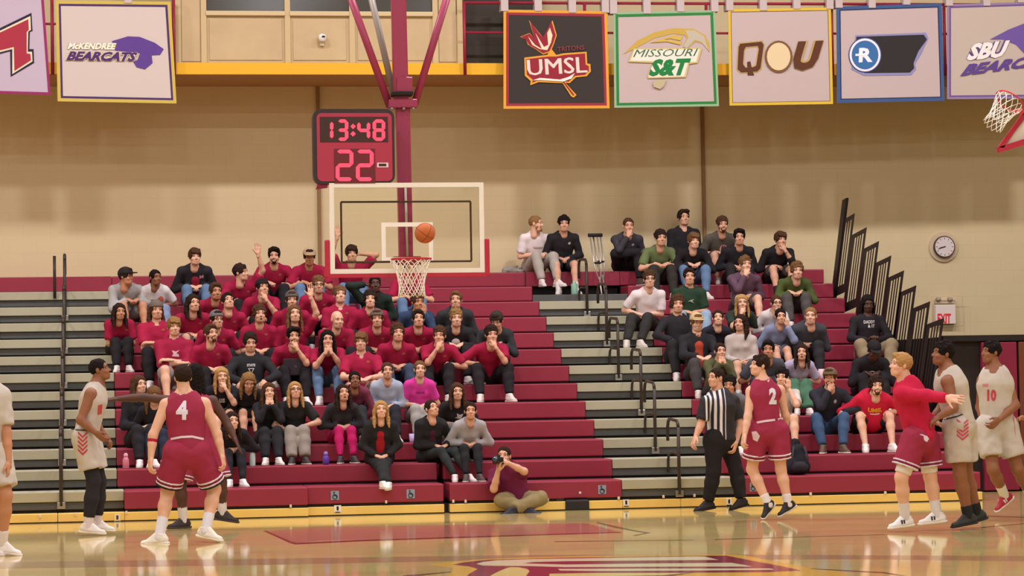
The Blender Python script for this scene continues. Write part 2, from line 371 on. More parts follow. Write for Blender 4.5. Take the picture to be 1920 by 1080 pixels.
# aisle handrails
def handrail(px, yb, yt, k, label, grp, X=None):
    b = U(px, yb, Y=k*RUN-.03) if X is None else np.array([X, k*RUN-.03, zk(k)-.17])
    h = (U(px, yt, Y=k*RUN-.03)[2]-b[2]) if X is None else .92
    t = thing('aisle_handrail', label, 'handrail', tuple(b), grp); m1 = flat('#3a3028', .4)
    link('post', tube([(0, 0, 0), (0, 0, h-.08)], .022), m1, t)
    arc = [(0, .0, h-.08), (0, .03, h-.03), (0, .09, h), (0, .52, h+.02), (0, .60, h-.02), (0, .64, h-.1), (0, .64, h-.26)]
    link('grip', tube(arc, .021), m1, t)
    link('middle_bar', tube([(0, 0, h-.42), (0, .5, h-.40), (0, .60, h-.44), (0, .64, h-.52), (0, .64, h-.66)], .017), m1, t)
    link('base_plate', box((-.05, -.015, -.03), (.05, .02, .05), .006), mat('steel'), t)
for i, (px, yt, yb, k) in enumerate([(1101, 486, 590, 10), (1138, 532, 646, 8), (1160, 597, 709, 6), (1203, 656, 775, 4), (1229, 717, 846, 2), (1274, 789, 927, 0)]):
    handrail(px, yb, yt, k, ['topmost', 'second highest', 'third highest', 'third lowest', 'second lowest', 'lowest'][i]+' dark handrail hook post in the grey aisle', 'handrails up the aisle')
XHL = U(115, 958, Y=0)[0]
for i, k in enumerate((0, 2, 4, 6, 8, 10)):
    handrail(0, 0, 0, k, ['lowest', 'second lowest', 'third lowest', 'third highest', 'second highest', 'topmost'][i]+' dark handrail post among the empty left rows', 'handrails in the left rows', X=XHL)
tp = U(102, 480, Y=11*RUN)
t = thing('aisle_pole', 'tall dark pole rising above the empty left rows', 'pole', (tp[0], 11*RUN-.03, zk(11)-.1)); link('shaft', tube([(0, 0, 0), (0, 0, tp[2]-zk(11)+.1)], .022), flat('#3a3028', .4), t)

# ------------------------------------------------------------------ floor paint
def paint(name, poly, col, z):
    P = [U(x, y, Z=0.) for x, y in poly]; me = prism([(p[0], p[1]) for p in P], 0, z, 'z')
    o = link(name, me, mat('floor_paint_'+col.lstrip('#'), col, .12, spec=.3), floor); return o
paint('lane_with_reflection', [(493, 996), (540, 1016), (552, 1019), (600, 1014), (760, 1009), (1000, 1003), (1165, 999), (1100, 981), (600, 988)], '#a46a5a', .0006)  # lane area, mostly the red benches' reflection put into the colour
paint('lane_line', [(493, 995), (540, 1017), (552, 1021), (680, 1015), (1010, 1004), (1165, 999), (1165, 997.5), (1010, 1002), (680, 1012), (556, 1018), (545, 1015), (499, 995)], '#6b2228', .0009)
paint('arc_line', [(1120, 979), (1160, 988), (1200, 996), (1221, 999), (1190, 1005), (1188, 1003.6), (1210, 999.3), (1196, 997.5), (1155, 990), (1118, 981)], '#5d4a35', .0009)
paint('brown_floor_band', [(-60, 1055), (470, 1048), (960, 1041), (1380, 1040), (1990, 1043), (1990, 1054), (1660, 1049), (1380, 1049), (960, 1050), (470, 1060), (-60, 1067)], '#a08258', .0006)  # wide brownish band across the whole floor
for a in ([(1040, 1015), (1300, 1012), (1300, 1013.2), (1040, 1016.4)], [(1340, 1011), (1660, 1002), (1660, 1003), (1340, 1012.2)], [(1850, 967), (1990, 972), (1990, 973.4), (1850, 968.2)], [(1840, 988.5), (1990, 975), (1990, 976.5), (1840, 989.8)], [(755, 1079), (846, 1072), (846, 1073), (760, 1083)], [(1520, 1066), (1660, 1073), (1700, 1080), (1690, 1080), (1655, 1075), (1520, 1067.2)]):
    paint('thin_line', a, '#6d4f30', .0009)
# big half-hidden emblem
YEL, MAR, CRM = '#d8ac44', '#7d2238', '#d8cda6'
paint('emblem_yellow', [(806, 1058), (850, 1053), (900, 1049), (980, 1045.5), (1100, 1042.5), (1250, 1041), (1358, 1040), (1392, 1041), (1482, 1058), (1538, 1068), (1600, 1075), (1560, 1090), (820, 1090), (845, 1075), (850, 1064)], YEL, .0008)
paint('emblem_maroon', [(849, 1059), (867, 1055), (898, 1051.5), (920, 1049.6), (1060, 1046), (1300, 1042.2), (1362, 1042), (1418, 1053), (1467, 1062), (1503, 1070), (1440, 1073), (1300, 1074), (1200, 1090), (865, 1090), (880, 1076), (896, 1067), (878, 1062)], MAR, .0012)
paint('emblem_yellow', [(846, 1062.5), (880, 1064), (894, 1068), (884, 1074), (868, 1082), (836, 1082), (852, 1070)], YEL, .0018)
paint('emblem_cream', [(893, 1057.5), (905, 1054), (930, 1051), (1000, 1048.5), (1100, 1047), (1300, 1043.6), (1322, 1044), (1347, 1050), (1200, 1051.2), (1060, 1052.4), (1000, 1054), (980, 1056.6), (1060, 1058.8), (1200, 1057), (1372, 1055.5), (1411, 1062.5), (1300, 1062.5), (1060, 1063.6), (990, 1061.5), (930, 1061), (905, 1060.5)], CRM, .0016)
paint('emblem_cream', [(943, 1068), (957, 1063.6), (973, 1064), (988, 1067), (993, 1071), (985, 1082), (912, 1084), (930, 1074)], '#d8c878', .0016)
paint('emblem_cream', [(1046, 1067), (1200, 1066.4), (1445, 1066), (1452, 1068.5), (1300, 1070), (1120, 1071), (1050, 1070)], CRM, .0016)
paint('emblem_cream', [(1030, 1076), (1120, 1074.5), (1290, 1074.5), (1240, 1079), (1030, 1082)], '#d8c878', .0016)
# ------------------------------------------------------------------ basket
HX, HY = -2.806, -1.456
MAROON = mat('maroon_steel', '#96304e', .4, spec=.4)
bt = thing('basketball_goal', 'ceiling hung basketball goal with glass backboard and white net', 'basketball hoop', (HX, HY, 2.9))
fr = boxes([((-.915, -.02, 0), (.915, .03, .055)), ((-.915, -.02, 1.012), (.915, .03, 1.067)), ((-.915, -.02, .055), (-.86, .03, 1.012)), ((.86, -.02, .055), (.915, .03, 1.012))])
link('board_frame', fr, flat('#e9e4d4', .4), bt)
g = bpy.data.materials.new('glass_pane'); g.use_nodes = True; nt = g.node_tree; nt.nodes.clear()
o_ = nt.nodes.new('ShaderNodeOutputMaterial'); mx = nt.nodes.new('ShaderNodeMixShader'); tr = nt.nodes.new('ShaderNodeBsdfTransparent'); gl = nt.nodes.new('ShaderNodeBsdfGlossy'); fz = nt.nodes.new('ShaderNodeFresnel')
tr.inputs[0].default_value = (.97, .98, .95, 1); gl.inputs['Roughness'].default_value = .05; fz.inputs[0].default_value = 1.18
nt.links.new(fz.outputs[0], mx.inputs[0]); nt.links.new(tr.outputs[0], mx.inputs[1]); nt.links.new(gl.outputs[0], mx.inputs[2]); nt.links.new(mx.outputs[0], o_.inputs[0])
link('glass', box((-.86, .0, .055), (.86, .01, 1.012)), g, bt)
sq = boxes([((-.305, -.004, .15), (-.255, .0, .6)), ((.255, -.004, .15), (.305, .0, .6)), ((-.255, -.004, .55), (.255, .0, .6)), ((-.255, -.004, .15), (.255, .0, .19))])
link('target_square', sq, flat('#efeadd', .4), bt)
bm = bmesh.new()
for a, b in (((-.77, .08, .14), (-.77, .08, .85)), ((-.77, .08, .85), (.77, .08, .85)), ((.77, .08, .85), (.77, .08, .14)), ((-.77, .08, .14), (-.2, .08, .14)), ((.2, .08, .14), (.77, .08, .14))): bm_tube(bm, [a, b], .012, 6)
link('mounting_frame', mesh_bm(bm), flat('#4a3526'), bt)
pad = mat('red_pad', '#b02438', .5)
bm = bmesh.new()
bm_box(bm, (-.95, -.03, -.045), (.95, .05, 0.0)); 
link('bottom_pad', mesh_bm(bm), pad, bt)
for s in (-1, 1): link('corner_pad', box((s*.945-.03, -.035, -.04), (s*.945+.03, .055, .40), .015), pad, bt)
link('bracket', boxes([((-.11, -.16, .10), (.11, -.0, .17)), ((-.16, .01, .10), (.16, .12, .2))]), flat('#7b2a26', .4), bt)
RC = Vector((0, -.38, .15))
rp = [(RC.x+.229*math.cos(a), RC.y+.229*math.sin(a), RC.z) for a in np.linspace(0, 2*math.pi, 33)[:-1]]
rim = link('rim', tube(rp, .011, 8, True), flat('#b82c30', .4), bt)
def net_mesh(C, r0, r1, h, n=12, sway=(0, 0), rad=.0055):
    bm = bmesh.new(); prof = [(1.0, 0), (.93, .12), (.80, .3), (.70, .5), (.64, .7), (.66, .87), (.70, 1.0)]
    for s in (1, -1):
        for k in range(n):
            pts = []
            for i, (rr, t) in enumerate(prof):
                a = 2*math.pi*(k+s*i*.5)/n; r_ = r0*rr
                pts.append((C[0]+r_*math.cos(a)+sway[0]*t, C[1]+r_*math.sin(a)+sway[1]*t, C[2]-h*t+.006*math.sin(k*2.1+i)))
            bm_tube(bm, pts, rad, 5)
    return mesh_bm(bm, smooth=True)
link('net', net_mesh(RC, .229, .15, .44), flat('#ece5d6'), rim)
YM = HY+.42
def gp(x, y, Y=YM): return U(x, y, Y=Y)-np.array([HX, HY, 2.9])
def bar2(x0, y0, x1, y1, w, Y=YM, d=.13):
    a = Vector(gp(x0, y0, Y)); b = Vector(gp(x1, y1, Y)); D = (b-a); L = D.length; z = D.normalized(); x = Vector((0, 1, 0)).cross(z).normalized(); y = z.cross(x)
    M = Matrix((x, y, z)).transposed().to_4x4(); M.translation = a; bm = bmesh.new(); bm_box(bm, (-w/2, -d/2, 0), (w/2, d/2, L), M); bmesh.ops.recalc_face_normals(bm, faces=list(bm.faces)); bmesh.ops.bevel(bm, geom=list(bm.edges), offset=.008, segments=1, affect='EDGES'); return mesh_bm(bm)
link('mast', bar2(746, -40, 752, 200, .175), MAROON, bt); link('lower_mast', bar2(755, 195, 761, 490, .165), MAROON, bt)
link('mast_cable', tube([gp(760, 343, YM-.1), gp(764, 488, YM-.1)], .014), flat('#b9b2a4'), bt)
link('brace', tube([gp(648, -30), gp(731, 200)], .045), MAROON, bt); link('brace', tube([gp(846, -30), gp(776, 200)], .045), MAROON, bt)
link('grey_strut', tube([gp(690, -30, YM+.3), gp(738, 175, YM+.1)], .04), flat('#8e8579', .4), bt)
link('collar', bar2(734, 177, 773, 176, .05, YM-.03, .22), flat('#26211f'), bt)
cj = link('hinge', bar2(728, 196, 781, 195, .10, YM-.02, .2), MAROON, bt)
for px in (735, 757, 775): link('bolt', tube([gp(px, 204, YM-.14), gp(px, 204, YM-.1)], .018), flat('#8a8078', .4), cj)
link('clamp', bar2(757, 176, 758, 145, .19, YM-.02, .15), MAROON, bt)

# ball
bp = U(797, 437, Y=HY-.55); ball = thing('basketball', 'orange basketball in the air beside the rim', 'ball', tuple(bp))
def sphere(r, n=20, m_=12): return lathe([(r*math.sin(math.pi*i/m_)+1e-5, -r*math.cos(math.pi*i/m_)) for i in range(m_+1)], n)
link('cover', sphere(.119, 28, 16), mat('ball_leather', '#b9622c', .7, bump=.4, bscale=400), ball)
bm = bmesh.new(); cc = np.linspace(0, 2*math.pi, 33)[:-1]
for fn in (lambda a: (.1195*math.cos(a), .1195*math.sin(a), 0), lambda a: (.1195*math.cos(a), 0, .1195*math.sin(a)), lambda a: (0, .1195*math.cos(a), .1195*math.sin(a))): bm_tube(bm, [fn(a) for a in cc], .0022, 4, True)
link('seam', mesh_bm(bm), flat('#5a2a18'), ball).rotation_euler = (.4, .5, .3)

# shot clock
YS = HY-.02
s0 = U(588, 345, Y=YS); s1 = U(739, 204, Y=YS); so = np.array([(s0[0]+s1[0])/2, YS, (s0[2]+s1[2])/2])
sc = thing('shot_clock', 'red shot clock over the backboard showing 13:48 and 22', 'shot clock', tuple(so))
w, h = (s1[0]-s0[0])/2, (s1[2]-s0[2])/2
def rrect(x0, y0, x1, y1, r, n=4):
    P = []
    for cx, cy, a0 in ((x1-r, y1-r, 0), (x0+r, y1-r, 90), (x0+r, y0+r, 180), (x1-r, y0+r, 270)):
        for i in range(n+1): a = R(a0+90*i/n); P.append((cx+r*math.cos(a), cy+r*math.sin(a)))
    return P
link('case', prism(rrect(-w, -h, w, h, .1), .005, .16, 'y'), flat('#3a2f30', .4), sc)
link('face', prism(rrect(-w+.045, -h+.03, w-.03, h-.05, .06), -.004, .01, 'y'), mat('clock_red', '#a83048', .4), sc)
def px_box(name, x0, y0, x1, y1, mt, d0=-.008, d1=0.):
    a = U(x0, y1, Y=YS)-so; b = U(x1, y0, Y=YS)-so; return link(name, box((a[0], d0, a[2]), (b[0], d1, b[2])), mt, sc)
px_box('time_window', 600, 219, 727, 267, flat('#42302c', .3)); px_box('shot_window', 627, 279, 703, 344, flat('#6a2e33', .3))
LED = mat('led', (1, .055, .11), emit=1.15); 
SEG = {'0': 'abcdef', '1': 'bc', '2': 'abged', '3': 'abgcd', '4': 'fgbc', '8': 'abcdefg'}
def digit(ch, x0, y0, x1, y1, t):
    ym = (y0+y1)/2; e = t*.18
    lines = {'a': (x0+e, y0, x1-e, y0), 'g': (x0+e, ym, x1-e, ym), 'd': (x0+e, y1, x1-e, y1), 'f': (x0, y0+e, x0, ym-e), 'e': (x0, ym+e, x0, y1-e), 'b': (x1, y0+e, x1, ym-e), 'c': (x1, ym+e, x1, y1-e)}
    for s in SEG[ch]:
        ax_, ay_, bx_, by_ = lines[s]; q = t*.40
        if ay_ == by_: P = [(ax_-q*.6, ay_), (ax_+q*.5, ay_-q), (bx_-q*.5, by_-q), (bx_+q*.6, by_), (bx_-q*.5, by_+q), (ax_+q*.5, ay_+q)]
        else: P = [(ax_, ay_-q*.6), (ax_+q, ay_+q*.5), (bx_+q, by_-q*.5), (bx_, by_+q*.6), (bx_-q, by_-q*.5), (ax_-q, ay_+q*.5)]
        v, f = poly2d(P); link('segment', on_plane(v, f, YS-.016, so, .008), LED, sc)
digit('1', 612, 229, 622, 259, 8); digit('3', 635, 227, 650, 261, 8); digit('4', 673, 230, 691, 259, 8); digit('8', 702, 227, 719, 261, 8)
for y in (237, 251):
    v, f = poly2d([(662, y-5), (667, y), (662, y+5), (657, y)]); link('colon_dot', on_plane(v, f, YS-.016, so, .008), LED, sc)
digit('2', 633, 284, 659, 336, 9); digit('2', 671, 284, 697, 336, 9)
px_box('possession_plate', 707, 305, 728, 314, flat('#e0d0cc'), -.012, 0); px_box('plate_window', 710, 307, 724, 312, flat('#4a2c2c'), -.014, 0)
link('foot_bracket', on_plane(*poly2d([(597, 343), (616, 340), (614, 352), (592, 355)]), YS+.02, so, .04), flat('#7a2338'), sc)

# ------------------------------------------------------------------ banners
YBN = Y_LEDGE-.14
def quad_in(q, d): # inset a pixel quad
    c = np.mean(q, 0); q = np.array(q, float); out = []
    for i in range(4):
        s = np.sign(c-q[i]); out.append(q[i]+s*d)
    return out
class Banner:
    def __init__(s, q, label, bg, borders, straps):
        s.q = q; c = np.mean(q, 0); s.o = U(c[0], c[1], Y=YBN); s.lay = 0
        s.t = thing('team_banner', label, 'banner', tuple(s.o), 'square team banners on the balcony railing')
        v, f = poly2d(q); s.put('cloth', v, f, bg, lay=0, th=.012)
        d = 0
        for col, w in borders:
            v, f = ring_poly(quad_in(q, d), quad_in(q, d+w)); s.put('border', v, f, col, lay=1); d += w
        for px in straps:
            a = U(px, 4, Y=YBN)-s.o; b = U(px, q[0][1]+3 if px < (q[0][0]+q[1][0])/2 else q[1][1]+3, Y=YBN)-s.o
            link('strap', box((a[0]-.055, -.015, b[2]), (a[0]+.055, .16, a[2]+.05), .004), flat('#bdaeaa'), s.t)
    def wave(s, me):
        for v in me.vertices: v.co.y += .0012*math.sin(v.co.x*5+s.o[0])*math.cos(v.co.z*2.3)
    def put(s, name, v, f, col, lay=None, th=.003):
        if lay is None: s.lay += 1; lay = 1+s.lay*.8
        me = on_plane(np.asarray(v, float), f, YBN-lay*.0035, s.o, th); s.wave(me); return link(name, me, flat(col), s.t)
    def poly(s, name, P, col): v, f = poly2d(P); return s.put(name, v, f, col)
    def text(s, txt, p00, p10, p01, col, bold=.02, shear=0., name='lettering', halo=None, hw=.05):
        if halo:
            v, f = text2d(txt, bold+hw, shear); k = .012
            s.put(name, aff(v*(1+2*k)-k, p00, p10, p01), f, halo)
        v, f = text2d(txt, bold, shear); return s.put(name, aff(v, p00, p10, p01), f, col)

# 1 partly cut off at the left edge
b = Banner([(-128, -8), (82, -6), (95, 178), (-120, 172)], 'white banner cut off at the left edge with red letter part', '#b8a8b6', [('#8e2a5c', 5)], ())
b.poly('emblem', [(-40, 72), (59, 24), (61, 58), (56, 60), (55, 92), (63, 92), (64, 118), (20, 144), (19, 96), (-40, 112)], '#2b2038')
b.poly('emblem', [(-40, 77), (57, 30), (58, 56), (53, 59), (52, 97), (60, 97), (61, 115), (23, 139), (23, 92), (-40, 108)], '#d9cfae')
b.poly('emblem', [(-40, 80), (53, 36), (54, 56), (50, 60), (50, 100), (57, 101), (58, 113), (27, 133), (26, 88), (-40, 104)], '#a03040')
# 2 McKendree
b = Banner([(104, 1), (320, 3), (331, 194), (108, 190)], 'white banner with purple and yellow border and slanted purple lettering at left', '#c6b8ae', [('#c2ac50', 6), ('#4a2d5e', 4)], (240,))
b.poly('emblem', [(210, 77), (240, 68), (262, 69), (290, 80), (307, 92), (300, 103), (280, 104), (262, 100), (240, 97), (216, 95)], '#5a3d86')
b.poly('emblem', [(262, 101), (284, 100), (286, 118), (272, 130), (256, 126), (250, 116), (258, 112)], '#5a3d86')
b.text('McKENDREE', (127, 92), (216, 93), (129, 80), '#efe8dc', .03, .15, halo='#b9a46c', hw=.06)
b.text('BEARCATS', (124, 113), (254, 115), (128, 96), '#4d2d63', .05, .2, halo='#d6c69c', hw=.05)
# 3 UMSL
b = Banner([(944, 18), (1138, 21), (1143, 203), (944, 204)], 'black banner with yellow border and flaming trident emblem', '#37302c', [('#d99a34', 5), ('#93303c', 5)], (946, 1009, 1073, 1135))
def trident(dx, col, g):
    b.poly('emblem', [(977-g, 69), (993, 63-g*.5), (1002, 72), (994-g, 40-g), (1012+g*.5, 64), (1018, 70), (1034+g, 40-g), (1042+g, 66), (1036+g, 84), (1030+g, 96+g), (1018, 100+g), (1006-g, 92), (992-g, 84), (986, 74)], col)
trident(0, '#d99a34', 2); trident(0, '#8e2634', 0)
b.poly('emblem', [(990, 68), (1003, 84), (1016, 92), (1004, 62), (1020, 88), (1028, 84), (1026, 62), (1031, 52), (1036, 66), (1033, 80), (1026, 94), (1012, 92), (998, 84)], '#e8d2b0')
b.poly('emblem', [(983, 108), (1026, 103), (1034, 92), (1043, 103), (1056, 100), (1100, 97), (1101, 119), (1107, 120), (1108, 134), (1100, 143), (1080, 145), (1068, 156), (1060, 155), (1081, 178), (1076, 183), (1071, 181), (1055, 156), (1010, 154), (994, 160), (995, 152), (984, 142)], '#d99a34')
b.poly('emblem', [(986, 111), (1028, 106), (1043, 106), (1058, 103), (1097, 100), (1098, 121), (1104, 124), (1104, 133), (1097, 140), (1078, 142), (1066, 153), (1057, 152), (1077, 178), (1074, 179), (1054, 152), (1010, 150), (998, 155), (999, 149), (988, 140)], '#8e2634')
for dx in (-.8, .8): b.text('UMSL', (990+dx, 142), (1101+dx, 136), (988+dx, 112), '#d8cbbd', 0., 0.)
b.poly('emblem', [(998, 151), (1012, 146), (1050, 149), (1066, 144), (1078, 137), (1072, 147), (1056, 153), (1012, 150)], '#eadfd0')
b.text('TRITONS', (1046, 97), (1096, 93), (1045, 88), '#8a3a3c', .0)
# 4 Missouri S&T
b = Banner([(1150, 23), (1341, 19), (1348, 199), (1152, 202)], 'white banner with green border, green lettering and gold pickaxe', '#bba9a4', [('#8fae88', 4), ('#2f7a3a', 5)], (1150, 1213, 1276, 1340))
arc = [(1168, 102), (1195, 76), (1228, 60), (1262, 53), (1300, 54), (1322, 66), (1330, 82), (1330, 98), (1318, 82), (1304, 78), (1290, 90), (1280, 88), (1288, 72), (1284, 66), (1262, 63), (1226, 72), (1200, 86)]
b.poly('emblem', arc, '#bfa04a')
b.poly('emblem', [(1285, 57), (1302, 57), (1320, 68), (1328, 94), (1314, 78), (1302, 75), (1288, 90), (1281, 88), (1291, 70)], '#b8b09c')
b.poly('emblem', [(1232, 76), (1262, 66), (1280, 68), (1276, 76), (1256, 72)], '#c9a94e'); b.poly('emblem', [(1218, 80), (1240, 73), (1278, 78), (1276, 84), (1250, 78)], '#c9a94e')
b.poly('emblem', [(1188, 91), (1316, 90), (1308, 118), (1292, 120), (1286, 145), (1215, 147), (1214, 141), (1224, 118), (1178, 116)], '#cbb673')
b.poly('emblem', [(1190, 93), (1312, 92), (1305, 116), (1290, 117), (1283, 143), (1218, 145), (1216, 141), (1227, 115), (1182, 114)], '#e4dccb')
b.text('MISSOURI', (1187, 107), (1305, 105), (1191, 93), '#3c6a48', .0, .15)
b.text('S&T', (1216, 143), (1290, 141), (1222, 111), '#1f7a3c', .05, .15)
b.poly('emblem', [(1228, 150), (1250, 149), (1244, 162), (1238, 167), (1226, 163), (1224, 156)], '#b8ab86')
# 5 QU
b = Banner([(1365, 17), (1558, 14), (1562, 195), (1368, 198)], 'white banner with yellow border and brown letters Q and U', '#bba9a4', [('#d3b23c', 5), ('#6a4a2a', 1)], (1368, 1431, 1494, 1556))
for (e, c) in ((0, '#b59a5c'), (2, '#5a3420')):
    b.put('lettering', *ring_poly([(1386+e, 80+e), (1430-e, 76+e), (1434-e, 84), (1428-e, 130-e), (1420, 136-e), (1388+e, 138-e), (1381+e, 130), (1383+e, 88)], [(1400-e, 90-e), (1419+e, 88-e), (1421+e, 92), (1416+e, 121+e), (1412, 124+e), (1398, 125+e), (1395-e, 120), (1397-e, 95)]), c)
b.poly('lettering', [(1401, 116), (1407, 115), (1410, 130), (1414, 141), (1402, 141)], '#5a3420')
b.text('U', (1484, 133), (1536, 131), (1492, 78), '#5a3420', .06, .15, halo='#b59a5c', hw=.04)
b.poly('emblem', ell(1460, 106, 26, 30, 20), '#7a5230'); b.poly('emblem', ell(1460, 106, 22, 26, 20), '#d9c49a')
# 6 R banner
b = Banner([(1568, 12), (1766, 6), (1771, 189), (1570, 193)], 'white banner with blue border, round blue R badge and black panel', '#bba9a6', [('#3f5684', 6), ('#26314e', 2)], (1573, 1635, 1700))
b.poly('emblem', [(1604, 66), (1736, 61), (1741, 72), (1728, 100), (1716, 120), (1718, 130), (1708, 141), (1620, 142), (1596, 130)], '#8a86b0')
b.poly('emblem', [(1606, 69), (1732, 65), (1738, 74), (1722, 96), (1713, 118), (1714, 128), (1706, 136), (1622, 137), (1600, 126)], '#2e2a2a')
b.poly('emblem', ell(1622, 103, 31, 33, 28), '#3b4a78'); b.poly('emblem', ell(1622, 103, 29, 31, 28), '#e6e2e6'); b.poly('emblem', ell(1622, 103, 25, 27, 28), '#3a6aa0')
b.text('R', (1610, 117), (1636, 116), (1611, 90), '#eae8ee', .04); b.poly('emblem', [(1604, 101), (1626, 100), (1626, 104), (1604, 105)], '#eae8ee')
# 7 SBU
b = Banner([(1776, 8), (1985, 2), (1990, 184), (1776, 186)], 'white banner with thin purple border cut off at the right edge', '#bbac9e', [('#8c7a9a', 4), ('#6a4d8a', 3)], (1780, 1850, 1915))
b.poly('emblem', [(1856, 74), (1890, 56), (1930, 40), (1950, 60), (1960, 90), (1920, 100), (1905, 84), (1880, 74)], '#6a5298')
b.text('SBU', (1812, 114), (1888, 107), (1818, 82), '#e9e2dc', .05, .25, halo='#5c4a7a', hw=.06)
b.text('BEARCATS', (1800, 143), (1990, 118), (1810, 121), '#5c4286', .05, .25)

# ------------------------------------------------------------------ wall clock, exit sign, raised side goal
p = U(1769, 463, Y=Y_WALL-.02); t = thing('wall_clock', 'round white wall clock on the cream wall', 'clock', tuple(p))
def disc(name, r, y0, y1, mt, par, n=32): return link(name, prism(ell(0, 0, r, r, n), y0, y1, 'y'), mt, par)
disc('wall_plate', .235, -.01, .015, flat('#cbb594'), t)
disc('case', .172, -.06, -.0, flat('#4a3d30', .4), t); disc('dial', .155, -.064, -.05, flat('#d8cac6'), t)
link('hour_hand', prism([(0, .008), (-.085, -.012), (-.085, -.022), (0, -.008)], -.072, -.068, 'y'), flat('#3a2e28'), t)
link('minute_hand', prism([(.01, .012), (.015, 0), (-.11, -.035), (-.11, -.028)], -.074, -.07, 'y'), flat('#3a2e28'), t)
for i in range(12):
    a = math.pi*i/6; bm = bmesh.new(); bm_box(bm, (-.004, -.068, .118), (.004, -.064, .142), Matrix.Rotation(a, 4, 'Y')); link('hour_mark', mesh_bm(bm), flat('#5a4c44'), t)
p = U(1771, 597, Y=Y_WALL-.02); t = thing('exit_sign', 'white exit sign with red letters and emergency lamps', 'exit sign', tuple(p))
def sg(x0, y0, x1, y1): a = U(x0, y1, Y=Y_WALL-.02)-p; b_ = U(x1, y0, Y=Y_WALL-.02)-p; return a, b_
a, b_ = sg(1752, 571, 1789, 608); link('housing', box((a[0], -.08, a[2]), (b_[0], .02, b_[2]), .01), flat('#e2d4c6'), t)
a, b_ = sg(1752, 561, 1789, 570); link('lamp_bar', box((a[0], -.06, a[2]), (b_[0], .02, b_[2]), .01), flat('#cdb89a'), t)
for px in (1759, 1781):
    c = U(px, 561, Y=Y_WALL-.09)-p; link('lamp_head', lathe([(.02, -.03), (.04, -.02), (.045, .02), (.02, .03)], 12), flat('#b0a28c'), t, tuple(c))
v, f = text2d('EXIT', .03); link('lettering', on_plane(aff(v, (1758, 606), (1783, 606), (1758, 588)), f, Y_WALL-.106, p, .004), mat('exit_red', '#d02030', .5, emit=.25), t)
link('cage', tube([sg(1744, 556, 1800, 612)[0]+np.array([0, -.12, 0]), (sg(1744, 556, 1800, 612)[0][0], -.12, sg(1744, 556, 1800, 612)[1][2]), sg(1744, 556, 1800, 612)[1]+np.array([0, -.12, 0]), (sg(1744, 556, 1800, 612)[1][0], -.12, sg(1744, 556, 1800, 612)[0][2])], .006, 6, True), flat('#c9b693'), t)

sgp = U(1905, 215, Y=1.0); t = thing('side_basketball_goal', 'folded up side basketball goal with white net at upper right', 'basketball hoop', tuple(sgp))
# local frame of the folded board: rim axis tips down to the left
ax_ = Vector((-.62, -.25, -.74)).normalized(); ux = Vector((.80, -.35, -.45)); ux = (ux-ax_*ux.dot(ax_)).normalized(); uy = ax_.cross(ux)
M4 = Matrix((ux, uy, -ax_)).transposed().to_4x4(); rc = Vector(U(1893, 190, Y=1.0)-sgp); M4.translation = rc
rim2 = link('rim', tube([M4 @ Vector((.2*math.cos(a), .2*math.sin(a), 0)) for a in np.linspace(0, 2*math.pi, 29)[:-1]], .011, 8, True), flat('#c33a34', .4), t)
nm = net_mesh((0, 0, 0), .2, .12, .44); nm.transform(M4); link('net', nm, flat('#e6dfd0'), rim2)
def q4(pts, Y, th, name, mt): v, f = poly2d(pts); return link(name, on_plane(v, f, Y, sgp, th), mt, t)
q4([(1872, 276), (1990, 238), (1992, 250), (1874, 286)], 1.15, .08, 'board_pad', pad)
q4([(1884, 273), (1930, 215), (2010, 190), (1990, 237)], 1.2, .03, 'board_glass', flat('#ded8c8'))
q4([(1872, 276), (1924, 204), (1932, 206), (1882, 277)], 1.15, .06, 'corner_pad', pad)
q4([(1900, 205), (1960, 190), (1960, 200), (1904, 216)], 1.1, .05, 'bracket', flat('#c33a34', .4))
# ------------------------------------------------------------------ soft-body mesher: blended round cones -> quads
def nrm(v): v = np.asarray(v, float); return v/(np.linalg.norm(v)+1e-9)
_OFF = np.array([(i, j, k) for i in (0, 1) for j in (0, 1) for k in (0, 1)])
_EDG = [(a, b) for a in range(8) for b in range(a+1, 8) if np.abs(_OFF[a]-_OFF[b]).sum() == 1]
def surfnet(F, org, h):
    S = F < 0; n = np.array(F.shape)-1
    cnt = np.zeros(n, np.int8)
    for o in _OFF: cnt += S[o[0]:o[0]+n[0], o[1]:o[1]+n[1], o[2]:o[2]+n[2]]
    act = (cnt > 0) & (cnt < 8); c = np.argwhere(act); idx = np.full(n, -1, np.int32); idx[act] = np.arange(len(c))
    cv = [F[c[:, 0]+o[0], c[:, 1]+o[1], c[:, 2]+o[2]] for o in _OFF]
    acc = np.zeros((len(c), 3)); num = np.zeros(len(c))
    for a, b in _EDG:
        fa, fb = cv[a], cv[b]; m_ = (fa < 0) != (fb < 0); t = np.where(m_, fa/np.where(m_, fa-fb, 1), 0)
        acc += m_[:, None]*(_OFF[a]+t[:, None]*(_OFF[b]-_OFF[a])); num += m_
    V = org+h*(c+acc/num[:, None]); Q = []
    for ax in range(3):
        o1, o2 = [i for i in range(3) if i != ax]
        sl0 = [slice(1, -1)]*3; sl1 = [slice(1, -1)]*3; sl0[ax] = slice(0, -1); sl1[ax] = slice(1, None)
        A = S[tuple(sl0)]; B = S[tuple(sl1)]; e = np.argwhere(A != B); pos = A[tuple(e.T)]
        e = e+1; e[:, ax] -= 1
        def I(d1, d2): q = e.copy(); q[:, o1] += d1; q[:, o2] += d2; return idx[q[:, 0], q[:, 1], q[:, 2]]
        q = np.stack([I(-1, -1), I(0, -1), I(0, 0), I(-1, 0)], 1)
        flip = pos if ax != 1 else ~pos
        q[~flip] = q[~flip][:, ::-1]; Q.append(q)
    Q = np.concatenate(Q); return V, Q[(Q >= 0).all(1)]
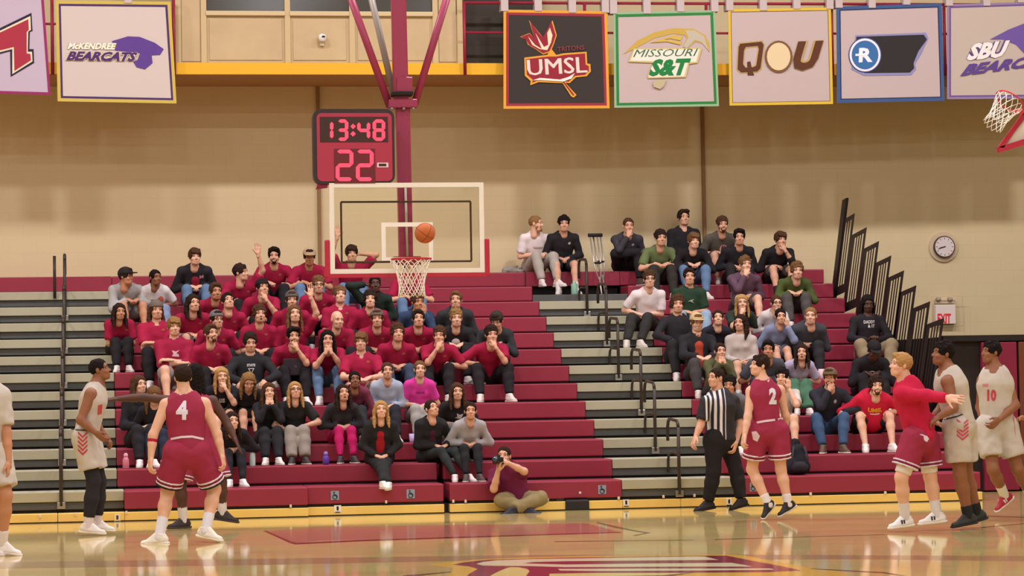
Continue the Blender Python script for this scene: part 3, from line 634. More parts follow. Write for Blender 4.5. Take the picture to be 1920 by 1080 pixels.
def cone(a, b, ra, rb=None, k=.03, flat=None, cut=None, op='u'):
    return dict(t='c', a=np.asarray(a, float), b=np.asarray(b, float), ra=ra, rb=ra if rb is None else rb, k=k, flat=flat, cut=cut or [], op=op)
def ello(c, r, k=.02, rot=None, op='u', cut=None): return dict(t='e', c=np.asarray(c, float), r=np.asarray(r, float), k=k, rot=rot, op=op, cut=cut or [])
def sdf_mesh(prims, h, wob=0., wsc=22., gcut=None, seed=0.):
    lo = np.full(3, 1e9); hi = -lo
    for p in prims:
        if p['op'] != 'u': continue
        if p['t'] == 'c': r = max(p['ra'], p['rb']); l = np.minimum(p['a'], p['b'])-r; u = np.maximum(p['a'], p['b'])+r
        else: r = p['r'].max(); l = p['c']-r; u = p['c']+r
        lo = np.minimum(lo, l); hi = np.maximum(hi, u)
    lo -= 3*h; hi += 3*h; n = np.ceil((hi-lo)/h).astype(int)+1; F = np.full(n, 9.)
    gx = [lo[i]+h*np.arange(n[i]) for i in range(3)]
    for p in prims:
        mg = p['k']+2.5*h
        if p['t'] == 'c': r = max(p['ra'], p['rb'])+mg; l = np.minimum(p['a'], p['b'])-r; u = np.maximum(p['a'], p['b'])+r
        else: r = p['r'].max()+mg; l = p['c']-r; u = p['c']+r
        i0 = np.maximum(((l-lo)/h).astype(int), 0); i1 = np.minimum(np.ceil((u-lo)/h).astype(int)+1, n)
        if (i1 <= i0).any(): continue
        X, Y, Z = np.meshgrid(*[gx[i][i0[i]:i1[i]] for i in range(3)], indexing='ij'); P = np.stack([X, Y, Z], -1)
        if p['t'] == 'c':
            ab = p['b']-p['a']; L = ab@ab+1e-12; w = P-p['a']; t = np.clip((w@ab)/L, 0, 1); D = w-t[..., None]*ab
            if p['flat'] is not None:
                fn, fs = p['flat']; D = D+((D@fn)*(fs-1))[..., None]*fn
            d = np.sqrt((D*D).sum(-1))-(p['ra']+(p['rb']-p['ra'])*t)
        else:
            w = P-p['c']
            if p['rot'] is not None: w = w@p['rot']
            q = w/p['r']; k0 = np.sqrt((q*q).sum(-1)); k1 = np.sqrt(((q/p['r'])**2).sum(-1))+1e-9; d = np.where(k0 < 1e-6, -p['r'].min(), k0*(k0-1)/k1)
        for pt, nn in p['cut']: d = np.maximum(d, (P-pt)@nn)
        sl = tuple(slice(i0[i], i1[i]) for i in range(3)); a = F[sl]; k = max(p['k'], 1e-4)
        if p['op'] == 'u': hh = np.maximum(k-np.abs(a-d), 0)/k; F[sl] = np.minimum(a, d)-hh*hh*k*.25
        else: d = -d; hh = np.maximum(k-np.abs(a-d), 0)/k; F[sl] = np.maximum(a, d)+hh*hh*k*.25
    if wob or gcut:
        X, Y, Z = np.meshgrid(*gx, indexing='ij')
        if wob:
            w = wsc; s = seed
            F = F+wob*(np.sin(X*w+2.1*np.sin(Z*w*.7+s)+s)*np.cos(Z*w*.9+1.3*np.sin(Y*w*.8)+s)+.6*np.sin(Y*w*1.6+Z*w*1.3+2*np.sin(X*w*.6)+s))
        for pt, nn in (gcut or []):
            F = np.maximum(F, (X-pt[0])*nn[0]+(Y-pt[1])*nn[1]+(Z-pt[2])*nn[2])
    return surfnet(F, lo, h)
def qmesh(V, Q, name='mesh'):
    me = bpy.data.meshes.new(name); V = np.ascontiguousarray(V, np.float32); Q = np.ascontiguousarray(Q, np.int32); m_ = len(Q)
    me.vertices.add(len(V)); me.vertices.foreach_set('co', V.ravel()); me.loops.add(4*m_); me.loops.foreach_set('vertex_index', Q.ravel())
    me.polygons.add(m_); me.polygons.foreach_set('loop_start', np.arange(0, 4*m_, 4, dtype=np.int32)); me.polygons.foreach_set('use_smooth', np.ones(m_, bool))
    me.update(calc_edges=True); return me
def join(parts):
    V = []; Q = []; n = 0
    for v, q in parts: V.append(v); Q.append(q+n); n += len(v)
    return np.concatenate(V), np.concatenate(Q)
def rotz(a): c, s = math.cos(a), math.sin(a); return np.array([[c, -s, 0], [s, c, 0], [0, 0, 1.]])
def rotx(a): c, s = math.cos(a), math.sin(a); return np.array([[1., 0, 0], [0, c, -s], [0, s, c]])
def roty(a): c, s = math.cos(a), math.sin(a); return np.array([[c, 0, s], [0, 1., 0], [-s, 0, c]])
def frame(x, zh):
    x = nrm(x); z = np.asarray(zh, float); z = z-x*(z@x); z = nrm(z) if np.linalg.norm(z) > 1e-4 else nrm(np.cross(x, (0.3, .9, .2))); return np.stack([x, np.cross(z, x), z], 1)

# ---- heads (face towards -Y, origin at the head centre)
def head_prims(fem=False):
    j = .9 if fem else 1.
    P = [ello((0, .014, .035), (.076, .096, .086), .02), ello((0, -.022, -.035), (.060*j, .072, .078), .03), cone((-.03*j, -.05, -.085), (.03*j, -.05, -.085), .026*j, k=.03), ello((0, -.074, -.094), (.022*j, .018, .018), .02),
         cone((0, -.090, .006), (0, -.112, -.026), .007, .0125, .012), ello((.012, -.098, -.03), (.009, .011, .008), .006), ello((-.012, -.098, -.03), (.009, .011, .008), .006),
         cone((-.045, -.076, .030), (.045, -.076, .030), .012, k=.02)]
    for s in (-1, 1):
        P += [ello((s*.032, -.098, .008), (.019, .018, .012), .012, op='s'), ello((s*.042, -.066, -.03), (.022, .022, .022), .02), ello((s*.078, .012, -.004), (.010, .020, .032), .006)]
    P += [cone((-.016, -.088, -.058), (.016, -.088, -.058), .010, k=.012), cone((-.013, -.087, -.070), (.013, -.087, -.070), .010, k=.012), cone((-.03, -.106, -.0635), (.03, -.106, -.0635), .0085, k=.004, op='s')]
    P += [cone((0, .022, -.05), (0, .036, -.175), .052*j, .056*j, .025)]
    return P
HEAD = {False: sdf_mesh(head_prims(), .0094), True: sdf_mesh(head_prims(True), .0094)}
def sphere_q(c, r, n=10):
    P = [ello(c, r)]; return sdf_mesh(P, min(r)/2.6)
# eyes: white ball with dark iris, as one shared mesh with two slots
def eye_mesh():
    V, Q = sdf_mesh([ello((0, 0, 0), (.0135, .008, .0058))], .0026); me = qmesh(V, Q)
    me.materials.append(flat('#9c8e82', .4)); me.materials.append(flat('#2a1c14', .3))
    c = V[Q].mean(1); me.polygons.foreach_set('material_index', ((c[:, 0]**2+c[:, 2]**2 < .0054**2) & (c[:, 1] < 0)).astype(np.int32)); return me
EYE = eye_mesh()
BROW = [qmesh(*sdf_mesh([cone((s*.016, -.089, .032), (s*.034, -.089, .036), .0036, .0042, .004), cone((s*.034, -.089, .036), (s*.050, -.078, .030), .0042, .003, .004)], .0036)) for s in (-1, 1)]
MOUTH = qmesh(*sdf_mesh([cone((-.022, -.0905, -.062), (0, -.0975, -.060), .0042, k=.004), cone((.022, -.0905, -.062), (0, -.0975, -.060), .0042, k=.004), cone((-.014, -.0925, -.069), (.014, -.0925, -.069), .0052, k=.006)], .003))
MOUTH_OPEN = qmesh(*sdf_mesh([ello((0, -.090, -.066), (.020, .012, .015))], .004))

def hair_mesh(style):
    cran = lambda t: ello((0, .014, .037), (.076+t, .096+t, .086+t), .015)
    faceoff = [ello((0, -.108, -.022), (.070, .074, .104), .012, op='s')]
    low = [ello((0, -.03, -.135), (.2, .14, .115), .01, op='s')]
    h = .0075; rr = random.Random(style)
    if style == 'buzz': P = [cran(.006)]+faceoff+low
    elif style == 'short': P = [cran(.014), ello((0, -.06, .095), (.055, .035, .03), .02)]+faceoff+low
    elif style == 'side': P = [cran(.016), ello((.02, -.062, .098), (.06, .04, .034), .02), ello((-.05, -.03, .085), (.035, .05, .035), .02)]+faceoff+low
    elif style == 'fringe': P = [cran(.018)]+[ello((0, -.112, -.045), (.067, .07, .092), .008, op='s')]+low+[cone((x, -.05, .10), (x*1.1, -.100, .058+.006*math.sin(x*200)), .022, .012, .01) for x in (-.05, -.025, 0, .025, .05)]
    elif style in ('curly', 'messy', 'mop'):
        P = [cran(.012)]; N = 70 if style != 'mop' else 100
        for i in range(N):
            a = rr.uniform(0, 2*math.pi); z = rr.uniform(-.1 if style != 'mop' else -.55, 1.); q = math.sqrt(max(0, 1-z*z))
            d = np.array([q*math.cos(a), q*math.sin(a), z])
            if d[1] < -.5 and z < .55: continue
            if style != 'mop' and z < .05 and d[1] < .2: continue
            c = np.array((0, .014, .04))+d*np.array((.080, .098, .092)); r = rr.uniform(.014, .024) if style != 'mop' else rr.uniform(.02, .03)
            P.append(ello(c, (r, r, r*.9), .008))
        P += [ello((0, -.112, -.035), (.066, .066, .100), .01, op='s')]+(low if style != 'mop' else [])
    elif style in ('long', 'longback', 'wavy', 'veil'):
        P = [cran(.013)]+faceoff+[ello((0, -.05, -.15), (.2, .12, .11), .01, op='s')]
        L = -.24 if style != 'veil' else -.30
        for s in (-1, 1):
            for i, y in enumerate((-.012, .012, .038, .06)):
                bw = .012*math.sin(i*3) if style == 'wavy' else 0
                if style == 'longback' and y < .0: continue
                pts = [(s*.060, y+.01, .07), (s*(.082+bw), y+.010, -.02), (s*(.094-bw), y-.004, -.12), (s*(.098+bw), y-.045, L+.02*i)]
                for a, b in zip(pts[:-1], pts[1:]): P.append(cone(a, b, .020, .020 if b is not pts[-1] else .011, .022))
        for x in (-.04, 0, .04): P += [cone((x, .10, .04), (x, .115, -.1), .03, .03, .02), cone((x, .115, -.1), (x, .10, L+.04), .03, .016, .02)]
        if style == 'wavy':
            for i in range(26):
                s = rr.choice((-1, 1)); P.append(ello((s*rr.uniform(.075, .10), rr.uniform(-.04, .06), rr.uniform(-.2, .05)), (.019, .019, .02), .014))
    elif style in ('pony', 'bun'):
        P = [cran(.008)]+faceoff+low
        if style == 'bun': P += [ello((0, .09, .10), (.035, .035, .032), .01)]
        else: P += [ello((0, .118, .06), (.025, .025, .025), .01), cone((0, .125, .06), (.02, .15, -.06), .026, .024, .01), cone((.02, .15, -.06), (.045, .11, -.19), .024, .010, .01)]
    elif style == 'dreads':
        P = [cran(.012)]+faceoff
        for i in range(26):
            a = math.pi*(-.12+1.24*i/25); x, y = math.cos(a)*.082, .01+math.sin(a)*.095
            P += [cone((x*.8, y*.8, .09), (x*1.1, y, 0), .014, .013, .006), cone((x*1.1, y, 0), (x*1.3+rr.uniform(-.01, .01), y-.01, -.17-rr.uniform(0, .06)), .013, .009, .006)]
    elif style == 'flattop': P = [cran(.018), ello((0, .01, .10), (.07, .085, .045), .02)]+faceoff+low
    elif style == 'halo': P = [cran(.008), ello((0, .03, -.02), (.086, .09, .05), .02)]+faceoff+low+[ello((0, -.02, .14), (.075, .085, .065), .02, op='s')]
    return qmesh(*sdf_mesh(P, h, .0036, 95.))
HAIR = {}
def hair(style):
    if style not in HAIR: HAIR[style] = hair_mesh(style)
    return HAIR[style]
def cap_mesh(): return qmesh(*sdf_mesh([ello((0, .012, .045), (.097, .117, .100), .01, cut=[(np.array((0, 0, .038)), np.array((0, -.12, -1.)))])], .0075))
CAP = cap_mesh(); BRIM = qmesh(*sdf_mesh([ello((0, -.09, .042), (.082, .10, .05), .004, cut=[(np.array((0, 0, .052)), np.array((0, .05, 1.))), (np.array((0, 0, .042)), np.array((0, -.05, -1.))), (np.array((0, -.05, 0)), np.array((0, 1., 0)))])], .006))
BEARD = qmesh(*sdf_mesh([ello((0, -.024, -.052), (.064, .074, .068), .02), ello((0, -.075, -.096), (.027, .024, .024), .02), ello((0, -.06, .03), (.2, .2, .065), .01, op='s'), ello((0, -.11, -.060), (.026, .03, .013), .006, op='s'), ello((0, .08, -.05), (.2, .09, .2), .01, op='s')], .0065, .0012, 120))
def glasses_mesh():
    bm = bmesh.new()
    for s in (-1, 1): bm_tube(bm, [(s*.033+.021*math.cos(a), -.100+abs(math.cos(a))*.004, .008+.016*math.sin(a)) for a in np.linspace(0, 2*math.pi, 15)[:-1]], .0025, 5, True); bm_tube(bm, [(s*.054, -.095, .012), (s*.08, -.03, .012), (s*.082, .01, .008)], .002, 4)
    bm_tube(bm, [(-.012, -.102, .012), (.012, -.102, .012)], .002, 4); return mesh_bm(bm, smooth=True)
GLASS = glasses_mesh()
BAND = qmesh(*sdf_mesh([ello((0, .014, .036), (.086, .106, .096), .01, cut=[(np.array((0, 0, .072)), np.array((0, .1, 1.))), (np.array((0, 0, .044)), np.array((0, -.1, -1.)))])], .006))

# ---- hands: wrist at origin, fingers +X, back of the hand +Z, thumb +Y
def hand_mesh(kind):
    P = [cone((-.03, 0, 0), (.02, 0, 0), .026, .028, .01, flat=(np.array((0, 0, 1.)), 1.3)), cone((.03, .018, 0), (.085, .022, -.002), .021, .019, .018, flat=(np.array((0, 0, 1.)), 1.5)), cone((.03, -.018, 0), (.082, -.022, -.002), .021, .019, .018, flat=(np.array((0, 0, 1.)), 1.5))]
    curl = {'relax': (25, 40, 25), 'fist': (75, 95, 60), 'open': (3, 6, 4), 'hold': (45, 55, 35)}[kind]
    for i, (y, L) in enumerate(((.029, .070), (.010, .080), (-.010, .074), (-.028, .058))):
        p = np.array((.088-.004*abs(i-1.3), y, 0)); sp = {'open': .22, 'relax': .06}.get(kind, .0)*(1.5-i)/1.5; a = 0
        for q, fr_ in enumerate((.45, .3, .25)):
            a += R(curl[q]*(1+.08*i)); d = np.array((math.cos(a)*math.cos(sp), math.sin(sp)*math.cos(a), -math.sin(a))); e = p+d*L*fr_
            P.append(cone(p, e, .0088-.0008*q, .0082-.0008*q, .004)); p = e
    tp = {'relax': ((.02, .03, -.006), (.055, .052, -.018), (.082, .055, -.026)), 'fist': ((.02, .03, -.008), (.055, .045, -.03), (.082, .022, -.045)), 'open': ((.02, .03, 0), (.05, .065, -.008), (.075, .085, -.010)), 'hold': ((.02, .03, -.008), (.052, .048, -.03), (.08, .035, -.048))}[kind]
    P += [cone((.012, .012, -.004), tp[0], .018, .015, .012), cone(tp[0], tp[1], .013, .010, .006), cone(tp[1], tp[2], .010, .008, .004)]
    return sdf_mesh(P, .0078)
HAND = {k: hand_mesh(k) for k in ('relax', 'fist', 'open', 'hold')}
# ---- shoes: ankle at origin, toe +X, up +Z, sole at z=-.08
SHOE = qmesh(*sdf_mesh([cone((-.045, 0, -.035), (.03, 0, -.045), .040, .040, .02), cone((.02, 0, -.048), (.16, 0, -.06), .042, .030, .02, flat=(np.array((0, 1., 0)), .92)), cone((-.015, 0, .01), (-.02, 0, -.03), .046, .044, .02), cone((-.005, 0, .022), (.09, 0, -.03), .040, .026, .02)], .0085, gcut=[(np.array((0, 0, -.062)), np.array((0, 0, -1.))), (np.array((0, 0, .03)), np.array((-.2, 0, 1.)))]))
SOLE = qmesh(*sdf_mesh([cone((-.05, 0, -.062), (.165, 0, -.062), .046, .036, .02, cut=[(np.array((0, 0, -.06)), np.array((0, 0, 1.))), (np.array((0, 0, -.082)), np.array((0, 0, -1.)))])], .0075))

SKIN = {'fair': '#d9a98c', 'light': '#cf9c7e', 'tan': '#b9825f', 'brown': '#8a5a3e', 'dark': '#54372a'}
def skinm(k): return mat('skin_'+k, SKIN[k], .55, spec=.3, noise=.06, nscale=18)
HAIRC = {'black': '#1c1614', 'dark': '#2e2019', 'brown': '#4a3222', 'lbrown': '#6b4c30', 'blond': '#a8814e', 'dblond': '#86643c', 'red': '#7a4526', 'grey': '#7a726a'}
def hairm(k): return mat('hair_'+k, HAIRC[k], .9, spec=.12, noise=.3, nscale=60)

def ik(S, T, a, b, hint):
    S = np.asarray(S, float); T = np.asarray(T, float); d = T-S; L = np.linalg.norm(d); mx_ = (a+b)*.995
    if L > mx_: T = S+d/L*mx_; d = T-S; L = mx_
    L = max(L, abs(a-b)+.02); u = nrm(d); x = (a*a-b*b+L*L)/(2*L); y = math.sqrt(max(a*a-x*x, 0)); hnt = np.asarray(hint, float); hnt = hnt-u*(hnt@u)
    return S+u*x+nrm(hnt)*y, T

def build_person(root, J, o):
    """J: joints in local coordinates; o: options.  Makes body, clothes, hair, shoes as parts of root."""
    s = o.get('s', 1.); bulk = o.get('bulk', 1.); fem = o.get('fem', False); hB = o.get('vox', .0216); seed = o.get('seed', 0.)
    fwd = nrm(J['fwd']); fl = (fwd, 1.38 if bulk < 1.2 else 1.12); lat = nrm(np.cross(fwd, (0, 0, 1.)))
    fl2 = (fwd, 1.15)
    rad = o.get('rad', 1.); g = lambda r: r*s*rad
    shw = .9 if fem else 1.
    pel, ch, nk, hd = J['pel'], J['ch'], J['nk'], J['hd']
    wl, wc = g(.148*bulk), g(.160*bulk*shw)
    if fem: wl = g(.158*bulk)
    sh = {k: J['sh'+k] for k in 'LR'}; el = {k: J['el'+k] for k in 'LR'}; wr = {k: J['wr'+k] for k in 'LR'}
    hp = {k: J['hp'+k] for k in 'LR'}; kn = {k: J['kn'+k] for k in 'LR'}; an = {k: J['an'+k] for k in 'LR'}
    up = nrm(nk-pel); ab = pel*.45+ch*.55
    def torso(e): return [cone(pel, ab, wl+e, g(.138*bulk*(.9 if fem else 1))+e, .05, fl), cone(ab, ch, g(.138*bulk*(.9 if fem else 1))+e, wc+e, .05, fl), cone(ch, ch+(nk-ch)*.55, wc+e, g(.115)+e, .05, fl)]
    def yoke(e): return [cone(sh['L'], nk-up*g(.078), g(.050)+e, g(.056)+e, .05), cone(sh['R'], nk-up*g(.078), g(.050)+e, g(.056)+e, .05), cone(nk-up*g(.09), nk-up*g(.02), g(.085)+e, g(.058)+e, .04, fl2)]
    P = (torso(0) if o['top'][0] == 'tank' else [cone(pel, nk-up*g(.09), g(.075), g(.07), .04), cone(hp['L'], hp['R'], g(.06), None, .04)])+yoke(0)
    P.append(cone(nk-up*g(.06), nk*.35+hd*.65-fwd*g(-.0), g(.06), g(.052), .04))
    lean_l = g(.048 if not fem else .042)
    for k in 'LR':
        P += [cone(sh[k], el[k], lean_l*1.08, g(.038), .03), cone(el[k], el[k]*.6+wr[k]*.4, g(.040), g(.037), .03), cone(el[k]*.6+wr[k]*.4, wr[k], g(.037), g(.026), .02)]
        if o['bot'][0] in ('shorts', 'baggy'): P += [cone(hp[k], kn[k], g(.082)*bulk**.5, g(.056), .04), cone(kn[k], kn[k]*.68+an[k]*.32, g(.054), g(.056), .03), cone(kn[k]*.68+an[k]*.32, an[k], g(.056), g(.036), .03), cone(an[k], an[k]+J['ft'+k]*g(.05), g(.028), g(.018), .03)]
    parts = [sdf_mesh(P, hB)]
    # head
    Hm = J['headR']*(s*.5+.5)*(.96 if fem else 1.0); hv, hq = HEAD[fem]; parts.append((hv@Hm.T+hd, hq))
    for k in 'LR':
        kind = o.get('hand'+k, 'relax'); hv, hq = HAND[kind]; M3 = frame(J['hdir'+k], J['hback'+k])
        v = hv.copy()
        if (np.cross(J['hback'+k], J['hdir'+k])@np.asarray(J.get('thumb'+k, (0, 0, 1.)))) < 0: v = v*np.array((1, -1, 1.)); hq = hq[:, ::-1]
        parts.append((v*g(1.)*(.93 if fem else 1.03)@M3.T+wr[k], hq))
    sk = skinm(o['skin']); link('body', qmesh(*join(parts)), sk, root)
    HM = Matrix([list(Hm[i])+[hd[i]] for i in range(3)]+[[0, 0, 0, 1]])
    def on_head(name, me, m_=None, off=None):
        ob = link(name, me, m_, root); ob.matrix_local = HM @ Matrix.Translation(off) if off is not None else HM; return ob
    if not o.get('noface'):
        for sx_ in (-1, 1): on_head('eye', EYE, None, (sx_*.032, -.0812, .008))
        hc = o.get('hair', ('short', 'brown')); [on_head('eyebrow', q_, hairm(hc[1] if hc[1] not in ('blond',) else 'dblond')) for q_ in BROW]
        on_head('mouth', MOUTH, mat('lips_'+o['skin'], tuple(c*f for c, f in zip(hexc(SKIN[o['skin']]), (.86, .62, .60))), .5))
        if o.get('open'): on_head('open_mouth', MOUTH_OPEN, flat('#3a1614'))
    if o.get('hair') and o['hair'][0] != 'bald': on_head('hair', hair(o['hair'][0]), hairm(o['hair'][1]))
    if o.get('beard'): on_head('beard', BEARD, hairm(o['beard']))
    if o.get('glasses'): on_head('glasses', GLASS, flat('#1c1818', .3))
    if o.get('band'): on_head('headband', BAND, flat(o['band']))
    if o.get('cap'):
        cc, back = o['cap']; c_ = on_head('cap', CAP, cloth(cc)); b_ = link('brim', BRIM, cloth(o.get('brim', cc)), c_)
        if back: b_.matrix_local = Matrix.Rotation(math.pi, 4, 'Z') @ Matrix.Translation((0, .02, 0))
    # top
    tt, tc = o['top']; e = g({'tee': .016, 'polo': .016, 'long': .017, 'hood': .021, 'jacket': .022, 'tank': .012, 'fit': .010}[tt])
    hem = pel-up*g(.04 if tt != 'tank' else .02); T = torso(e); nkc = None
    if tt == 'tank':
        T += [cone(sh[k]*.62+nk*.38-up*g(.02), nk*.5+ch*.5, g(.045)+e, g(.07)+e, .03) for k in 'LR']+[cone(sh[k]*.75+nk*.25-up*g(.05), ch, g(.052)+e, g(.09)+e, .04) for k in 'LR']
    else:
        T += yoke(e)
        for k in 'LR':
            d = nrm(el[k]-sh[k]); full = tt in ('long', 'hood', 'jacket', 'fit') and not o.get('pushed')
            if tt in ('tee', 'polo') : c = sh[k]+(el[k]-sh[k])*.80; T.append(cone(sh[k], el[k], g(.052)+e, g(.056)+e, .03, cut=[(c, d)]))
            else:
                T.append(cone(sh[k], el[k], g(.046)+e, g(.036)+e, .03)); c = el[k]+(wr[k]-el[k])*(.95 if full else .45); T.append(cone(el[k], wr[k], g(.037)+e, g(.028)+e, .03, cut=[(c, nrm(wr[k]-el[k]))]))
    if bulk > 1.25: T.append(ello(ab+fwd*g(.10), np.array((g(.17), g(.16), g(.16)))+e, .06))
    if fem and tt != 'tank': T += [ello(ch-up*g(.02)+fwd*g(.075)+lat*sx_*g(.062), (g(.062),)*3, .03) for sx_ in (-1, 1)]
    nr = {'tank': .078, 'fit': .075}.get(tt, .064)
    T.append(cone(nk-up*g(.035)+fwd*g(.006), hd, g(nr), g(nr+.02), .008, op='s'))
    if tt in ('tank', 'polo', 'jacket'): T.append(ello(nk-up*g(.030)+fwd*g(.066), (g(.036),)*3, .012, op='s'))
    topo = link({'tee': 'shirt', 'polo': 'polo_shirt', 'long': 'sweatshirt', 'hood': 'hooded_sweatshirt', 'jacket': 'jacket', 'tank': 'jersey', 'fit': 'top'}[tt], qmesh(*sdf_mesh(T, hB, g(.0035) if tt != 'tank' else g(.002), 24., gcut=[(hem, -up)], seed=seed)), o.get('topmat') or cloth(tc), root)
    root_top = topo
    if tt in ('hood', 'jacket') or o.get('collar'):
        cc = o.get('collar', tc); rr_ = g(.076); bm = bmesh.new()
        for i in range(1):
            pts = []
            for a in np.linspace(R(35), R(325), 13): q = nk-up*g(.016)+lat*math.sin(a)*rr_+fwd*math.cos(a)*rr_*1.0+up*g(.02)*(-math.cos(a)); pts.append(q)
            bm_tube(bm, pts, g(.024 if tt == 'hood' else .014), 7)
        link('hood' if tt == 'hood' else 'collar', mesh_bm(bm, smooth=True), cloth(cc), topo)
    elif tt == 'polo':
        bm = bmesh.new(); rr_ = g(.073); bm_tube(bm, [nk-up*g(.016)+lat*math.sin(a)*rr_+fwd*math.cos(a)*rr_+up*g(.016)*(-math.cos(a)) for a in np.linspace(R(22), R(338), 13)], g(.012), 6)
        link('collar', mesh_bm(bm, smooth=True), cloth(tc), topo)
    if o.get('inner'):
        r_ = g(.088); of_ = (wc+e)/fl[1]-r_+g(.014); I = [cone(pel+up*g(.10)+fwd*of_, ch+fwd*of_, r_*.9, r_, .03), cone(ch+fwd*of_, nk-up*g(.035)+fwd*g(.030), r_, g(.045), .03)]
        link('inner_shirt', qmesh(*sdf_mesh(I, .012)), cloth(o['inner']), topo)
    # bottom
    bt_, bc = o['bot']; eb = g({'pants': .020, 'jeans': .016, 'leggings': .006, 'shorts': .024, 'baggy': .030, 'cargo': .03}[bt_])
    B = [cone(hp['L'], hp['R'], g(.105)*bulk**.5+eb*.5, None, .05, fl2), cone(pel-up*g(.02), pel+up*g(.03), wl+g(.012), wl+g(.004), .05, fl)]
    for k in 'LR':
        d = nrm(kn[k]-hp[k])
        if bt_ in ('shorts', 'baggy'):
            fr_ = o.get('slen', .82 if bt_ == 'shorts' else .92); c = hp[k]+(kn[k]-hp[k])*fr_; B.append(cone(hp[k], kn[k], g(.086)*bulk**.5+eb, g(.074)+eb*1.2, .03, cut=[(c, d)]))
        else:
            r2 = {'pants': .052, 'jeans': .048, 'leggings': .036, 'cargo': .066}[bt_]; c = an[k]+(kn[k]-an[k])*.08
            B += [cone(hp[k], kn[k], g(.084)*bulk**.5+eb, g(.058)+eb, .04), cone(kn[k], kn[k]*.65+an[k]*.35, g(.056)+eb, g(.056)+eb, .03), cone(kn[k]*.65+an[k]*.35, an[k], g(.056)+eb, g(r2)+eb*.3, .03, cut=[(c, nrm(an[k]-kn[k]))])]
    boto = link({'shorts': 'shorts', 'baggy': 'basketball_shorts', 'leggings': 'leggings', 'jeans': 'jeans'}.get(bt_, 'trousers'), qmesh(*sdf_mesh(B, hB, g(.003), 26., seed=seed+2)), o.get('botmat') or cloth(bc), root)
    # shoes, socks
    for k in 'LR':
        fdir = J['ft'+k]; z = J.get('fz'+k, np.array((0, 0, 1.))); M3 = frame(fdir, z)*s*(.93 if fem else 1.02)*o.get('shoe_k', 1.)
        so_ = link('shoe', SHOE, flat(o.get('shoe', '#d8d0c8'), .6), root)
        so_.matrix_local = Matrix([list(M3[i])+[an[k][i]] for i in range(3)]+[[0, 0, 0, 1]])
        link('sole', SOLE, flat(o.get('sole', '#d8d2c6'), .6), so_)
        if o.get('tongue'): link('tongue', qmesh(*sdf_mesh([cone((.0, 0, .018), (.055, 0, -.008), .034, .024, .01)], .009)), flat(o['tongue']), so_)
        if o.get('lace'):
            for y0, y1 in ((-.047, -.03), (.03, .047)):
                for x0 in (.03, .055): link('stripe', boxes([((x0, y0, -.045), (x0+.014, y1, -.008))]), flat(o['lace']), so_)
        if o.get('sock'):
            d = nrm(kn[k]-an[k]); hh_ = o.get('sockh', .12); tp_ = an[k]+d*g(hh_)
            link('sock', qmesh(*sdf_mesh([cone(an[k]-d*g(.02), tp_+d*.04, g(.043), g(.050), .01, cut=[(tp_, d)])], .013)), cloth(o['sock']), root)
    return topo, boto

def decal(root, target, shape2d, P0, ux, uy, dirn, col, name='print', off=.004):
    """press a flat shape (verts in metres on ux,uy around P0, local coords) onto a garment along dirn"""
    me = target.data; bv = BVHTree.FromPolygons([v.co for v in me.vertices], [tuple(p.vertices) for p in me.polygons])
    v, f = shape2d; ux = np.asarray(ux, float); uy = np.asarray(uy, float); dn = Vector(nrm(dirn)); bm = bmesh.new()
    vs = [bm.verts.new(P0+ux*x+uy*y) for x, y in v]
    for q in f:
        try: bm.faces.new([vs[i] for i in q])
        except ValueError: pass
    bmesh.ops.triangulate(bm, faces=list(bm.faces))
    for _ in range(2):
        lg = [e for e in bm.edges if e.calc_length() > .02]
        if lg: bmesh.ops.subdivide_edges(bm, edges=lg, cuts=1)
        bmesh.ops.triangulate(bm, faces=list(bm.faces))
    for w in bm.verts:
        hit = bv.ray_cast(w.co-dn*.6, dn)
        if hit[0] is not None and abs((hit[0]-w.co).dot(dn)) < .25: w.co = hit[0]-dn*off
    bmesh.ops.recalc_face_normals(bm, faces=list(bm.faces))
    return link(name, mesh_bm(bm), flat(col), target)
def centred(shape, w, h, cx=0., cy=0.): v, f = shape; return (v-.5)*np.array((w, h))+np.array((cx, cy)), f

